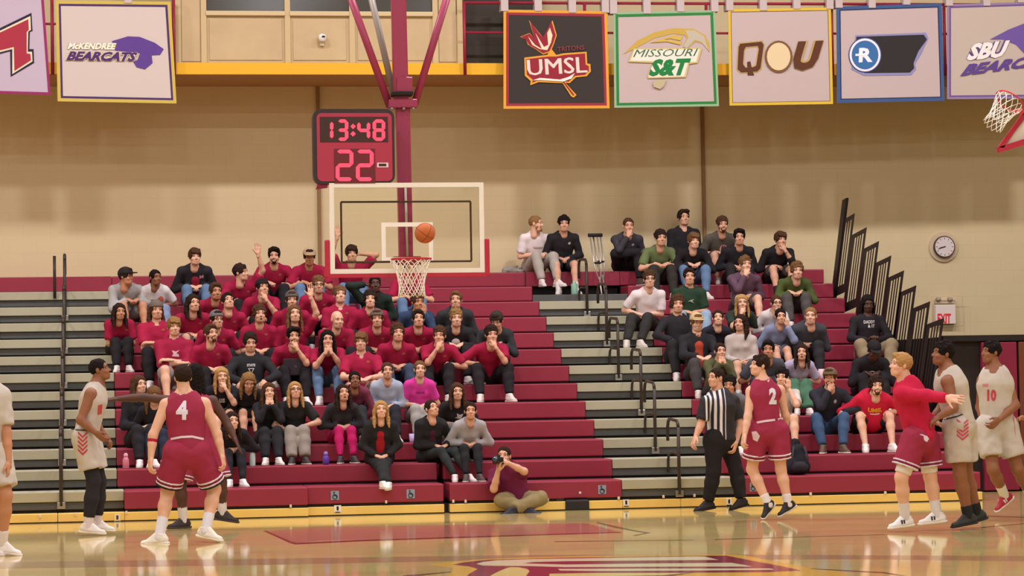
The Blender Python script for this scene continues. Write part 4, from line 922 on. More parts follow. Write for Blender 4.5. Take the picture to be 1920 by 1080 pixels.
# ---- a spectator sitting on row k, the head where the photograph shows it
def seated(px, py, label, skin, hr, top, bot, arms='lap', yaw=0., pitch=0., row=None, group='spectators on the bleachers', **o):
    fem = o.get('fem', False); s0_ = o.pop('size', .93 if fem else 1.0); body = R(o.pop('turn', yaw*.25)); dx = o.pop('dx', 0.)
    if row is None:
        best = None
        for k in range(0, 13):
            P = U(px, py, Y=k*RUN+.15); e_ = abs(P[2]-zk(k)-.73*s0_)
            if best is None or e_ < best[0]: best = (e_, k)
        row = best[1]
    hipY = row*RUN+o.pop('hipy', .27); fw = .1; s = s0_
    for _ in range(4):
        P = U(px, py, Y=hipY-fw); hh = P[2]-zk(row)
        s = max(s0_, min(hh/.79, 1.14)); cs = np.clip((hh-.10*s)/(.69*s), .35, 1.); ph = math.acos(cs); fw = .69*s*math.sin(ph)*math.cos(body)
    SEATED.append((label, px, py, row, round(hh, 2), round(s, 2), round(math.degrees(ph))))
    base = np.array([P[0]+dx, hipY, zk(row)]); F0 = np.array([math.sin(body), -math.cos(body), 0.])
    lt = np.array([math.cos(body), math.sin(body), 0.])   # image right
    hd = P-base; pel = np.array((0, 0, .10*s)); sp = nrm(hd-pel); nk = pel+(hd-pel)*.79; ch = pel+(nk-pel)*.70+F0*-.02*s
    fwd = nrm(F0-sp*(F0@sp)); J = dict(pel=pel, ch=ch, nk=nk, hd=hd+F0*.015, fwd=fwd)
    hw = .165*s*(.88 if fem else 1.05)
    legs = o.pop('legs', 'std'); kw = o.pop('knees', .10 if fem else .15)*s; fwid = o.pop('feet', .09 if fem else .13)*s; tl = .415*s
    dz = -(Z0 if row == 0 else RISE)+.083*s*(.93 if fem else 1.02)
    dz -= o.pop('drop', 0.)
    fy = o.pop('fy', .57 if row else .48)
    for k, sg_ in (('L', -1), ('R', 1)):
        J['sh'+k] = nk-sp*.088*s+lt*sg_*hw*1.06; J['hp'+k] = pel+lt*sg_*.085*s+F0*.02-np.array((0, 0, .005))
        A = lt*sg_*fwid+F0*fy+np.array((0, 0, dz)); hint = np.array((0, 0, 1.))+F0*.25+lt*sg_*(kw-.1*s)*2.2
        if legs == 'crossed': A = lt*(-sg_)*.05*s+F0*(fy+.02*sg_)+np.array((0, 0, dz))
        if legs == 'right': A = lt*(.30+.10*sg_)*s+F0*fy+np.array((0, 0, dz))
        if legs == 'left': A = lt*(-.30+.10*sg_)*s+F0*fy+np.array((0, 0, dz))
        K, A = ik(J['hp'+k], A, tl, tl, hint); J['kn'+k] = K; J['an'+k] = A
        J['ft'+k] = nrm(F0+lt*sg_*.25); J['fz'+k] = np.array((0, 0, 1.))
    if legs == 'ankle':   # one ankle on the other knee
        J['anL'] = J['knR']+F0*.05+lt*.06+np.array((0, 0, .06*s)); J['knL'], J['anL'] = ik(J['hpL'], J['anL'], tl, tl, np.array((0, 0, .3))+F0*.6-lt*1.2); J['ftL'] = nrm(lt*.6+F0*.4+np.array((0, 0, .3))); J['fzL'] = nrm(np.array((0, 0, 1.))-lt)
    ua, fa = .285*s, .25*s
    def arm(k, T, hint, hd_=None, back=(0, -.3, 1)):
        sg_ = -1 if k == 'L' else 1; E, T = ik(J['sh'+k], T, ua, fa, hint); J['el'+k] = E; J['wr'+k] = T
        J['hdir'+k] = nrm(hd_ if hd_ is not None else T-E); J['hback'+k] = np.asarray(back, float); J['thumb'+k] = lt*(-sg_)+np.array((0, 0, .4))
    mk = (J['knL']+J['knR'])/2; Z = np.array((0, 0, 1.))
    def side(k): return -1 if k == 'L' else 1
    def a_lap(k, q=.62): sg_ = side(k); T = pel*(1-q)+mk*q+Z*.10*s+lt*sg_*.07*s; arm(k, T, lt*sg_*.45-Z*.8-F0*.3, nrm(-lt*sg_*.7+F0*.7-Z*.2)); o.setdefault('hand'+k, 'relax')
    def a_knee(k): sg_ = side(k); T = mk+Z*.09*s+F0*-.03+lt*sg_*.075*s; arm(k, T, lt*sg_*.7-Z*.6, nrm(-lt*sg_*.8+F0*.6-Z*.35)); o.setdefault('hand'+k, 'fist')
    def a_thigh(k): sg_ = side(k); T = J['kn'+k]*.82+J['hp'+k]*.18+Z*.085*s; arm(k, T, lt*sg_*1.-F0*.3, nrm(F0-Z*.35)); o.setdefault('hand'+k, 'relax')
    def a_chin(k): sg_ = side(k); T = J['hd']+F0*.115*s-Z*.155*s+lt*sg_*.03; arm(k, T, -Z*1.+lt*sg_*.45+F0*.2, nrm(Z*.9-F0*.25-lt*sg_*.35), back=tuple(F0+lt*sg_*.5)); o.setdefault('hand'+k, 'fist')
    def a_cheek(k): sg_ = side(k); T = J['hd']+F0*.08*s-Z*.14*s+lt*sg_*.075; arm(k, T, -Z*1.+lt*sg_*.45+F0*.2, nrm(Z*.95-F0*.05), back=tuple(F0+lt*sg_*.7)); o.setdefault('hand'+k, 'relax')
    def a_cross(k): sg_ = side(k); T = ch-sp*.13*s+fwd*.23*s+lt*(-sg_)*.07*s+Z*.02*sg_; arm(k, T, lt*sg_*1.-Z*.7, nrm(-lt*sg_+Z*.1)); o.setdefault('hand'+k, 'relax')
    def a_hold(k): sg_ = side(k); T = ch-sp*.20*s+fwd*.26*s+lt*sg_*.06*s; arm(k, T, lt*sg_*.9-Z*.6, nrm(F0*.6+Z*.5-lt*sg_*.3)); o.setdefault('hand'+k, 'hold')
    def a_raise(k): sg_ = side(k); T = J['sh'+k]+Z*.46*s+F0*.18*s+lt*sg_*.03; arm(k, T, lt*sg_*.8+F0*.3, nrm(Z-F0*.05), back=tuple(-F0)); o.setdefault('hand'+k, 'open')
    def a_behind(k): sg_ = side(k); T = J['hd']-F0*.06*s+lt*sg_*.12; arm(k, T, lt*sg_*1.2+F0*.3+Z*.1, nrm(-lt*sg_-F0*.2)); o.setdefault('hand'+k, 'relax')
    def a_down(k): sg_ = side(k); T = J['sh'+k]-Z*.48*s+lt*sg_*.10+F0*.06; arm(k, T, -F0+lt*sg_*.3, nrm(-Z+F0*.2))
    fn = dict(lap=a_lap, knee=a_knee, thigh=a_thigh, chin=a_chin, cheek=a_cheek, cross=a_cross, hold=a_hold, up=a_raise, behind=a_behind, down=a_down)
    aL, aR = arms.split('/') if '/' in arms else (arms, arms)
    fn[aL]('L'); fn[aR]('R')
    J['headR'] = rotz(R(yaw))@rotx(-R(pitch)+ph*.0)@roty(R(o.pop('tilt', 0.)))
    t = thing('person', label, 'person', tuple(base), group)
    pr = o.pop('prints', [])
    o.update(s=s, skin=skin, hair=hr, top=top, bot=bot, seed=px*.37+py)
    tp, bo = build_person(t, J, o)
    for shp, w, h, cx, cy, col in pr:
        decal(t, tp, centred(shp, w, h, cx, cy), ch+fwd*.15, lt, nrm(sp-fwd*(sp@fwd)), -fwd, col)
    return t, J, base, tp
SEATED = []
# ------------------------------------------------------------------ spectators
PR = '#a01f40'; BK = '#262224'; BK2 = '#2e2a2c'; JN = '#5f7894'; LJ = '#8ea2b4'; WH = '#dcd4d0'
GA = 'supporters in the left red section'; GB = 'supporters in the right red section'
T_ = text2d
def red(px, py, label, skin, hr, arms='lap', yaw=0, pitch=0, bot=('pants', BK), **o):
    return seated(px, py, label, skin, hr, ('polo', PR), bot, arms, yaw, pitch, group=GA, prints=o.pop('prints', [(poly2d([(0, 0), (1, 0), (1, 1), (0, 1)]), .045, .03, .085, .06, '#a8553c')]), **o)
# back rows, left
seated(236, 519, 'person in grey hooded sweatshirt and black cap, far left of the crowd', 'tan', ('short', 'dark'), ('hood', '#a5a19e'), ('shorts', '#8a8784'), 'knee', 55, 0, group=GA, cap=('#2a2625', False), prints=[(poly2d([(0, 0), (1, 0), (1, 1), (0, 1)]), .16, .07, 0, -.02, '#6f7479')])
seated(291, 521, 'person in white tie-dye shirt with dark tied back hair', 'brown', ('pony', 'black'), ('tee', '#d6d0cc'), ('pants', '#7f8ba6'), 'lap', 30, 0, group=GA, fem=True, bulk=1.15, prints=[(poly2d(ell(.5, .5, .5, .5, 14)), .16, .10, -.04, -.04, '#93a83e'), (poly2d(ell(.5, .5, .5, .5, 14)), .09, .10, .06, .0, '#c9694a'), (poly2d(ell(.5, .5, .5, .5, 12)), .07, .05, .02, -.10, '#8a90a8')])
seated(365, 482, 'person in black jacket over red shirt above the red shirted crowd', 'fair', ('fringe', 'brown'), ('jacket', '#2c292c'), ('jeans', JN), 'lap', 12, 0, group=GA, inner='#8e2238', collar='#b9b2b0', prints=[(T_('M', .05), .06, .05, .09, .05, '#c08a90')])
red(451, 512, 'person in red polo with dark curly hair turned away, arm raised high', 'light', ('curly', 'dark'), 'thigh/up', 60, 5)
red(514, 480, 'dark haired person in red polo leaning forward over black trousers, top row', 'light', ('side', 'black'), 'knee/thigh', -5, -4, beard='black')
red(580, 482, 'person in tan cap and red polo with jeans, forearms on knees', 'tan', ('short', 'dark'), 'knee', 0, -12, ('jeans', JN), cap=('#b49a78', False))
red(659, 476, 'person in red polo seen through the glass backboard, one hand raised', 'light', ('fringe', 'dark'), 'up/behind', 5, 0, ('jeans', JN))
seated(703, 533, 'dark skinned person in dark green sweatshirt below the backboard, arm up behind head', 'dark', ('buzz', 'black'), ('long', '#28332c'), ('pants', BK), 'behind/lap', 0, 0, group=GA)
red(768, 505, 'person in red polo and jeans hidden behind the rim and net', 'light', ('short', 'brown'), 'knee', 10, 0, ('jeans', JN))
seated(783, 567, 'person in navy sweatshirt below the net, hand at cheek', 'tan', ('messy', 'brown'), ('long', '#36465f'), ('jeans', '#4d6280'), 'lap/cheek', 15, 0, group=GA)
seated(855, 563, 'person in dark grey jacket behind the blond person in black jacket', 'light', ('short', 'lbrown'), ('jacket', '#3a3b3c'), ('pants', BK), 'lap', -12, 5, group=GA)
# second tier
red(404, 547, 'red polo person with brown hair, behind the backward grey cap', 'tan', ('short', 'brown'), 'lap', 15, 0)
red(362, 569, 'red polo person with slicked dark hair and moustache', 'light', ('longback', 'dark'), 'lap', 20, 3, ('shorts', '#4a4644'))
red(427, 566, 'red polo person with head tilted up, dark hair', 'light', ('short', 'dark'), 'lap', 15, 18)
red(492, 540, 'red polo person in backward black cap stroking chin', 'light', ('short', 'dark'), 'lap/chin', 15, 8, cap=('#262326', True))
red(597, 535, 'red polo person with brown hair and glasses beside the white padding', 'light', ('messy', 'lbrown'), 'lap', 0, 0, glasses=True)
red(547, 563, 'red polo person in grey cap half hidden by long haired person', 'light', ('short', 'brown'), 'lap', 0, 0, cap=('#5c5856', True))
red(637, 554, 'red polo person with light brown hair, head tipped back', 'fair', ('messy', 'lbrown'), 'lap', 5, 10)
red(694, 562, 'red polo person with dark bowl hair and white earbud', 'fair', ('mop', 'dark'), 'lap', -5, 5)
# third tier
red(224, 585, 'person with long dark hair in red shirt and black trousers at the left end', 'tan', ('long', 'dark'), 'cross', 15, 0, fem=True, bulk=1.15)
red(293, 582, 'red polo person with long hair under a grey cap at left', 'light', ('longback', 'brown'), 'cross', 12, 0, cap=('#6a5d55', True))
red(406, 600, 'red polo person with black glasses and backward grey cap', 'light', ('short', 'dark'), 'lap', 20, 3, cap=('#6c6866', True), glasses=True)
red(486, 590, 'red polo person with long curly dark hair and open mouth', 'light', ('mop', 'brown'), 'lap', 10, 5, open=True)
red(552, 589, 'red polo person with long fair hair, one bare arm raised', 'fair', ('long', 'lbrown'), 'lap/up', 5, 5)
red(632, 600, 'bald person in red polo', 'fair', ('bald', 'dblond'), 'cross', 20, -5)
red(707, 598, 'red polo person in backward grey cap below the rim', 'light', ('short', 'brown'), 'lap', -5, 0, cap=('#6a5a50', True))
red(784, 598, 'red polo person with short dark hair right of the net', 'light', ('short', 'dark'), 'lap', 0, 5)
seated(855, 597, 'blond person in black jacket over white shirt', 'fair', ('messy', 'dblond'), ('jacket', BK2), ('pants', BK), 'knee', 0, 0, group=GA, inner='#d8d4d0')
seated(931, 602, 'person in dark cap and charcoal sweatshirt bending at the right end', 'light', ('short', 'dark'), ('long', '#343638'), ('pants', BK), 'knee', -20, -25, group=GA, cap=('#37302a', True))
# fourth tier
seated(326, 613, 'person in red long sleeved shirt with white print, arms crossed, bare knees', 'fair', ('fringe', 'dblond'), ('hood', '#98203e'), ('shorts', '#7f756c'), 'cross', 10, 0, group=GA, pushed=True, prints=[(poly2d([(0, .1), (1, 0), (.9, .4), (.6, .5), (1, 1), (.5, .8), (0, 1), (.2, .5)]), .10, .09, .01, -.03, '#d9b8bc')])
red(395, 626, 'red polo person with brown hair looking right, behind the number 4 player', 'light', ('short', 'brown'), 'lap', 28, 5, beard='brown')
seated(469, 643, 'smiling person in black sweatshirt with white triangle print and shorts', 'light', ('flattop', 'dark'), ('long', '#29282a'), ('shorts', '#77716a'), 'thigh', 5, -8, group=GA, prints=[(ring_poly([(.15, .6), (.85, .6), (.5, 0)], [(.28, .53), (.72, .53), (.5, .14)]), .12, .13, 0, -.02, '#d0cccc'), (T_('STATE', .03), .11, .035, 0, .035, '#d0cccc')])
LAPTOP_P = red(550, 631, 'dark bearded red polo person with a laptop, hand on chin', 'light', ('side', 'black'), 'lap/chin', 5, 0, beard='black')
red(614, 637, 'long haired red polo person in jeans covering mouth with both hands', 'light', ('long', 'black'), 'chin', 0, 0, ('jeans', JN), sock='#d8d2cc')
red(677, 641, 'red polo person with fair brown hair, hands clasped over knees', 'fair', ('fringe', 'lbrown'), 'knee', -10, 0, ('shorts', '#8d7f70'))
red(745, 625, 'red polo person with centre parted brown hair, hands together', 'light', ('mop', 'brown'), 'lap', 5, 5, ('jeans', '#3a4658'))
red(824, 630, 'red polo person right of centre with hand over mouth and bracelet', 'light', ('messy', 'brown'), 'chin/thigh', -15, 0)
red(921, 628, 'red polo person at the right end resting chin on hand, legs apart', 'light', ('messy', 'dark'), 'thigh/chin', 5, 0, knees=.2, feet=.2, shoe='#cfc6bc')
# lower tiers: mostly women in black
DK = '#28262a'
seated(261, 722, 'girl in black sweatshirt and white shoes behind the raised arm at left', 'fair', ('long', 'brown'), ('hood', DK), ('pants', DK), 'lap', 30, 5, group=GA, fem=True, shoe='#e0d6d2')
seated(289, 742, 'girl with light brown hair looking down, left of number 4 player', 'fair', ('long', 'lbrown'), ('long', DK), ('pants', '#2b2e3c'), 'lap', 10, -25, group=GA, fem=True, shoe='#d8cfca')
seated(416, 706, 'blond girl in black shirt with hand on her face, right of number 4', 'fair', ('long', 'blond'), ('tee', DK), ('shorts', '#4a4644'), 'lap/chin', 5, 0, group=GA, fem=True, prints=[(T_('us', .03), .07, .06, 0, 0, '#c9c4c4')])
seated(466, 716, 'girl with long wavy blond brown hair looking down at phone, bare legs', 'light', ('wavy', 'dblond'), ('tee', DK), ('shorts', '#242224'), 'hold', 5, -28, group=GA, fem=True, sock='#2a282a')
seated(435, 790, 'dark haired girl on the lowest bench beside number 4 player', 'fair', ('long', 'dark'), ('long', DK), ('leggings', '#2a2a2e'), 'lap', 15, 5, group=GA, fem=True, shoe='#e2dcd8')
seated(504, 735, 'girl in all black with hands under her chin and white shoes', 'fair', ('long', 'brown'), ('long', '#2a282b'), ('pants', '#2a2a2c'), 'chin', 5, 5, group=GA, fem=True, shoe='#d8d2ca')
seated(553, 733, 'girl with long blond hair in black shirt and patterned trousers', 'fair', ('long', 'blond'), ('tee', '#2e2e2e'), ('cargo', '#8f877c'), 'hold/thigh', 5, 12, group=GA, fem=True, shoe='#3c3634', glasses=True)
seated(643, 738, 'woman in charcoal top with bright fuchsia leggings', 'light', ('long', 'dark'), ('long', '#35363a'), ('leggings', '#b01c58'), 'lap', 8, 12, group=GA, fem=True, shoe='#3a3636', open=True)
seated(665, 713, 'dark skinned woman in maroon and grey jacket', 'brown', ('bun', 'black'), ('jacket', '#7d3a4c'), ('pants', '#3a383a'), 'hold', 0, 8, group=GA, fem=True)
seated(726, 696, 'woman in pale blue hooded sweatshirt with dark strap', 'light', ('bun', 'brown'), ('hood', '#aab4c6'), ('pants', '#2c2a2e'), 'lap', 0, 6, group=GA, fem=True)
seated(787, 693, 'woman in bright pink shirt and grey trousers', 'fair', ('bun', 'lbrown'), ('tee', '#d8409c'), ('pants', '#9c968e'), 'lap', 0, 4, group=GA, fem=True, prints=[(T_('SERVE', .02), .12, .03, 0, .01, '#8a2a66')])
seated(714, 769, 'curly blond woman in black jacket and red shirt, feet crossed over the front bench', 'fair', ('wavy', 'blond'), ('jacket', '#2b2b2c'), ('pants', '#2c2c2c'), 'lap', 0, 8, group=GA, fem=True, legs='crossed', row=1, hipy=.08, fy=.78, drop=.09, inner='#a82430', shoe='#e2dcd4', bulk=1.1)
seated(857, 735, 'woman in black shirt with white print and grey trousers', 'fair', ('long', 'brown'), ('tee', '#2c2a2a'), ('pants', '#6a6764'), 'lap', 0, 3, group=GA, fem=True, prints=[(poly2d([(0, .3), (.3, .5), (.2, 1), (.6, .8), (1, .9), (.8, .4), (.9, 0), (.4, .2)]), .11, .10, .03, -.01, '#c8c4c2')])
seated(809, 767, 'woman in black jacket looking up, legs stretched to the right', 'light', ('bun', 'dark'), ('jacket', '#2a2a2b'), ('leggings', '#303434'), 'lap', 25, 18, group=GA, fem=True, legs='right', inner='#4a2434', shoe='#d9c6c2')
seated(882, 771, 'woman in light grey quarter zip sweatshirt hugging her knees', 'light', ('bun', 'dark'), ('long', '#a9a6a6'), ('leggings', '#29272a'), 'lap', -5, 5, group=GA, fem=True, shoe='#4a3f3a', collar='#a9a6a6')

# right side, back row
seated(1004, 420, 'person in white shirt and light grey trousers on the top bench, looking right', 'fair', ('buzz', 'dblond'), ('tee', '#e2d6d4'), ('pants', '#a79f94'), 'lap', 65, 0, group=GB, beard='dblond', shoe='#ddd0ca', prints=[(T_('basketball', .0), .15, .035, .01, -.03, '#5a5058')])
seated(1057, 420, 'curly haired person in black quarter zip and shorts beside the crutches', 'light', ('curly', 'black'), ('long', '#2a2729'), ('shorts', '#242224'), 'lap', -5, -3, group=GB, drop=.125, shoe='#d6ccc4', sock='#d6d0c8', collar='#2a2729', prints=[(poly2d(ell(.5, .5, .5, .5, 10)), .045, .04, .09, .04, '#b8b0a4')])
seated(1178, 424, 'person in charcoal sweatshirt on top bench with hand over mouth, leg crossed', 'light', ('buzz', 'brown'), ('long', '#403d42'), ('pants', '#282426'), 'chin/lap', 0, -4, group=GB, legs='ankle', shoe='#5a4a44', prints=[(poly2d(ell(.5, .5, .5, .5, 10)), .045, .04, .08, .05, '#b0aab0')])
seated(1238, 447, 'person in green shirt leaning on crossed forearms', 'light', ('messy', 'dark'), ('tee', '#66734a'), ('pants', '#34302c'), 'knee', 5, 0, group=GB)
seated(1281, 409, 'tall smiling person in black jacket against the wall', 'light', ('side', 'dark'), ('jacket', '#252224'), ('pants', '#262324'), 'lap', 8, 5, group=GB, open=False)
seated(1300, 452, 'fair haired person in black sweatshirt and blue jeans', 'fair', ('fringe', 'lbrown'), ('long', '#242124'), ('jeans', JN), 'knee', 8, 0, group=GB, knees=.2)
seated(1354, 422, 'person in olive grey shirt with red and white print', 'light', ('messy', 'brown'), ('tee', '#59534a'), ('shorts', '#3a3634'), 'lap', 0, 0, group=GB, beard='brown', prints=[(poly2d(ell(.5, .5, .5, .5, 16)), .12, .13, .03, -.03, '#c9b4ac'), (poly2d(ell(.5, .5, .5, .5, 12)), .08, .08, .03, -.01, '#8c2a34'), (poly2d(ell(.5, .5, .5, .5, 10)), .035, .03, .03, -.035, '#d8c8c0')])
seated(1386, 445, 'dark haired person in black shirt between the printed shirt and the top right seat', 'light', ('side', 'black'), ('long', '#29262a'), ('pants', '#2a2626'), 'lap', -10, -3, group=GB)
seated(1463, 450, 'person in black sweatshirt and shorts at the right of the top bench, chin on fist', 'light', ('fringe', 'brown'), ('long', '#262325'), ('shorts', '#3a3533'), 'lap/chin', 10, 0, group=GB, pushed=True, sock='#2c2828', shoe='#2e2a2a')
seated(1397, 496, 'person in mauve long sleeved shirt and shorts, hand at mouth', 'fair', ('curly', 'lbrown'), ('long', '#614856'), ('shorts', '#4a4340'), 'chin/lap', 5, 0, group=GB, sock='#2c2828')
seated(1494, 508, 'person in olive green pullover with chin length hair', 'fair', ('mop', 'lbrown'), ('long', '#4e5a2e'), ('pants', '#4f4a46'), 'knee', -3, -3, group=GB, prints=[(poly2d(ell(.5, .5, .5, .5, 8)), .03, .025, .10, .04, '#c8c6a0')])
seated(1217, 524, 'reclining person in white shirt and glasses, black trousers', 'fair', ('messy', 'brown'), ('tee', '#e0d4d2'), ('pants', '#33312e'), 'lap', -3, 0, group=GB, glasses=True, legs='left', shoe='#cfc4b8')
seated(1292, 519, 'smiling person in dark green shirt and pale jeans', 'light', ('short', 'dark'), ('tee', '#2c4230'), ('jeans', LJ), 'lap', -5, 0, group=GB, knees=.22, prints=[(poly2d([(0, .4), (.4, .5), (1, 0), (.7, .6), (1, 1), (.4, .8)]), .10, .06, .01, -.03, '#a8b09a')])
seated(1270, 571, 'smiling person with brown hair in black sweatshirt at the aisle', 'light', ('mop', 'brown'), ('long', '#2a272a'), ('pants', '#2a2828'), 'thigh/lap', -5, 0, group=GB)
seated(1391, 568, 'blond girl in green and black top resting chin on hand', 'fair', ('longback', 'blond'), ('tee', '#2f3a30'), ('shorts', '#2c2a2a'), 'chin/lap', -8, 0, group=GB, fem=True)
seated(1455, 569, 'person in white long sleeved shirt with glasses, hand at mouth', 'fair', ('bun', 'brown'), ('long', '#d8cec8'), ('jeans', '#6f86a4'), 'lap/chin', 3, 0, group=GB, fem=True, glasses=True)
seated(1463, 594, 'girl in blue grey sweatshirt with cheek on hand and bare legs', 'light', ('bun', 'black'), ('long', '#7f87a0'), ('shorts', '#5a5a66'), 'lap/cheek', -3, 0, group=GB, fem=True)
seated(1520, 593, 'person in charcoal fleece with green zip', 'fair', ('buzz', 'dblond'), ('jacket', '#45464a'), ('pants', '#2c2a2c'), 'lap', -20, 0, group=GB, bulk=1.12, collar='#45464a')
seated(1306, 605, 'person in tan cap and black jacket with red collar leaning forward', 'fair', ('short', 'lbrown'), ('jacket', '#29272a'), ('pants', '#45403e'), 'knee', 5, -8, group=GB, cap=('#c0a67c', False), inner='#a8432e', shoe='#d8c6bc')
seated(1346, 597, 'girl with pulled back hair in dark navy sweater beside the tan cap', 'fair', ('pony', 'dark'), ('long', '#2f2d36'), ('pants', '#2b292c'), 'lap', -10, 10, group=GB, fem=True)
seated(1388, 606, 'girl with long dark hair in cream sweater and bare knees', 'light', ('long', 'dark'), ('long', '#b9aba0'), ('shorts', '#5a5048'), 'lap', -35, 3, group=GB, fem=True, bulk=1.05)
seated(1350, 659, 'girl in olive jacket covering her mouth, above the referee', 'light', ('pony', 'dark'), ('jacket', '#565539'), ('pants', '#34322e'), 'chin', 3, 3, group=GB, fem=True)
seated(1367, 723, 'dark haired person in grey jacket half hidden by the referee', 'tan', ('messy', 'black'), ('jacket', '#6c6a6c'), ('pants', '#2e2c2e'), 'lap', -20, 0, group=GB)
seated(1440, 656, 'person in grey shirt hidden behind the number 2 player', 'tan', ('short', 'black'), ('tee', '#55555c'), ('pants', '#33333a'), 'lap', -15, 0, group=GB)
seated(1466, 708, 'dark haired person in white shirt and shorts behind number 2, hand up', 'fair', ('curly', 'black'), ('tee', '#d0c4ba'), ('shorts', '#8a8278'), 'lap/cheek', -25, 0, group=GB, sock='#2a2828', shoe='#d8d0c8')
seated(1626, 570, 'person with long dreadlocks in black lettered sweatshirt and khaki trousers', 'dark', ('dreads', 'black'), ('long', '#282326'), ('cargo', '#8e7c60'), 'hold', 0, -12, group=GB, knees=.28, prints=[(T_('DADDY', .02), .16, .045, -.005, .06, '#d8d2ce'), (T_('& IT', .02), .10, .045, .02, .0, '#d8d2ce')])
seated(1638, 657, 'person in black cap and black hooded sweatshirt with white print, head bowed', 'dark', ('buzz', 'black'), ('hood', '#252124'), ('pants', '#252224'), 'knee', 0, -30, group=GB, cap=('#242122', False), prints=[(ring_poly([(0, .2), (.2, .8), (.5, 1), (.8, .8), (1, .2), (.5, .1)], [(.12, .28), (.28, .7), (.5, .85), (.72, .7), (.88, .28), (.5, .22)]), .18, .10, 0, .01, '#d4d0ce'), (T_('Kings', .03), .12, .04, 0, 0, '#d4d0ce')])
seated(1503, 662, 'girl in lavender shirt with black vest and green trousers', 'light', ('long', 'dark'), ('tee', '#b3a9c2'), ('cargo', '#4c7258'), 'lap', -15, 8, group=GB, fem=True, open=True, shoe='#d8ccc4')
seated(1556, 709, 'person in tan cap and navy jacket drinking, blue jeans and brown shoes', 'light', ('short', 'brown'), ('jacket', '#2e2d35'), ('jeans', '#3d536f'), 'chin/thigh', -25, 0, group=GB, cap=('#6d5c48', False), knees=.22, beard='brown', shoe='#5a4436', prints=[(poly2d(ell(.5, .5, .5, .5, 10)), .04, .05, .08, .03, '#a9a9b2')])
seated(1642, 724, 'large person in red sweatshirt with yellow lettering and black shorts', 'fair', ('mop', 'dark'), ('long', '#c01f3a'), ('shorts', '#2a2628'), 'thigh', -3, 0, group=GB, bulk=1.32, pushed=True, knees=.2, feet=.18, beard='brown', prints=[(T_('UMSL', .05), .19, .06, 0, .06, '#e2a42c'), (poly2d([(0, 0), (1, 0), (1, 1), (0, 1)]), .13, .012, 0, .01, '#e8d8d0')])
# ------------------------------------------------------------------ players, referee, photographer
def figure(label, group, gpx, jp, face, skin, hr, top, bot, hyaw=0., hpitch=0., cat='person', **o):
    """standing figure: joints given where the photograph shows them, on the plane through its feet"""
    G = U(gpx[0], gpx[1], Z=0.); Y0 = o.pop('plane', G[1]); base = np.array([G[0], Y0, o.pop('basez', 0.)]); J = {}
    for k, v in jp.items():
        dy = v[2] if len(v) > 2 else 0.; J[k] = U(v[0], v[1], Y=Y0+dy)-base
    fa = R(face); F0 = np.array([math.sin(fa), -math.cos(fa), 0.])
    J['pel'] = J.get('pel', (J['hpL']+J['hpR'])/2+np.array((0, 0, .04))); up = nrm(J['nk']-J['pel'])
    J['ch'] = J['pel']+(J['nk']-J['pel'])*.70; J['fwd'] = nrm(F0-up*(F0@up))
    for k in 'LR':
        J.setdefault('hdir'+k, nrm(J['wr'+k]-J['el'+k])); hb = o.pop('back'+k, None); J['hback'+k] = np.asarray(hb if hb is not None else (-1 if k == 'L' else 1, -.3, .2), float); J['thumb'+k] = F0+np.array((0, 0, .2))
        hd_ = o.pop('hd'+k, None)
        if hd_ is not None: J['hdir'+k] = nrm(hd_)
        f = o.pop('foot'+k, None); J['ft'+k] = nrm(f if f is not None else F0); z = o.pop('footz'+k, None)
        if z is not None: J['fz'+k] = nrm(z)
    J['headR'] = rotz(R(hyaw))@rotx(-R(hpitch))
    t = thing('person', label, cat, tuple(base), group); o.update(skin=skin, hair=hr, top=top, bot=bot, seed=gpx[0]); o.setdefault('vox', .0150); o.setdefault('rad', 1.14)
    tp, bo = build_person(t, J, o); return t, J, base, Y0, tp, bo
def pxdecal(fig, garment, poly, col, name='print', shape=None, off=.004):
    t, J, base, Y0 = fig[:4]; v, f = shape if shape is not None else poly2d(poly)
    P = np.array([U(x, y, Y=Y0)-base for x, y in v]); vd = nrm(U(*np.mean(v, 0), Y=Y0)-CAM); vd = np.array((vd[0], vd[1], 0.)); vd = nrm(vd)
    return decal(t, garment, (P[:, [0, 2]], f), np.array((0, 0., 0)), (1, 0, 0), (0, 0, 1), vd, col, name, off)
def strip(pts, w): # thick polyline in pixels
    a = [(x, y-w/2) for x, y in pts]; b = [(x, y+w/2) for x, y in reversed(pts)]; return a+b
def ring(fig, garment, a, b, f0, f1, r, col, name='hem_band'):
    d = nrm(b-a); P = cone(a, b, r[0], r[1], .01, cut=[(a+(b-a)*f1, d), (a+(b-a)*f0, -d)]); return link(name, qmesh(*sdf_mesh([P], .011)), cloth(col), garment)
def hems(fig, cols, slen=.92):
    t, J, base, Y0, tp, bo = fig; s = fig_s[id(t)]
    for k in 'LR':
        n = len(cols)
        for i, c in enumerate(cols): ring(fig, bo, J['hp'+k], J['kn'+k], slen-.045*(n-i), slen-.045*(n-i-1)+.001, ((.086+.030)*s*1.14+.007, (.074+.036)*s*1.14+.008), c)
fig_s = {}
MR = '#963048'; WT = '#bdb4a6'; GP = 'players on the court'
def num(fig, txt, x0, y0, x1, y1, col, bold=.04):
    v, f = text2d(txt, bold); return pxdecal(fig, fig[4], None, col, 'number', (aff(v, (x0, y1), (x1, y1), (x0, y0)), f))
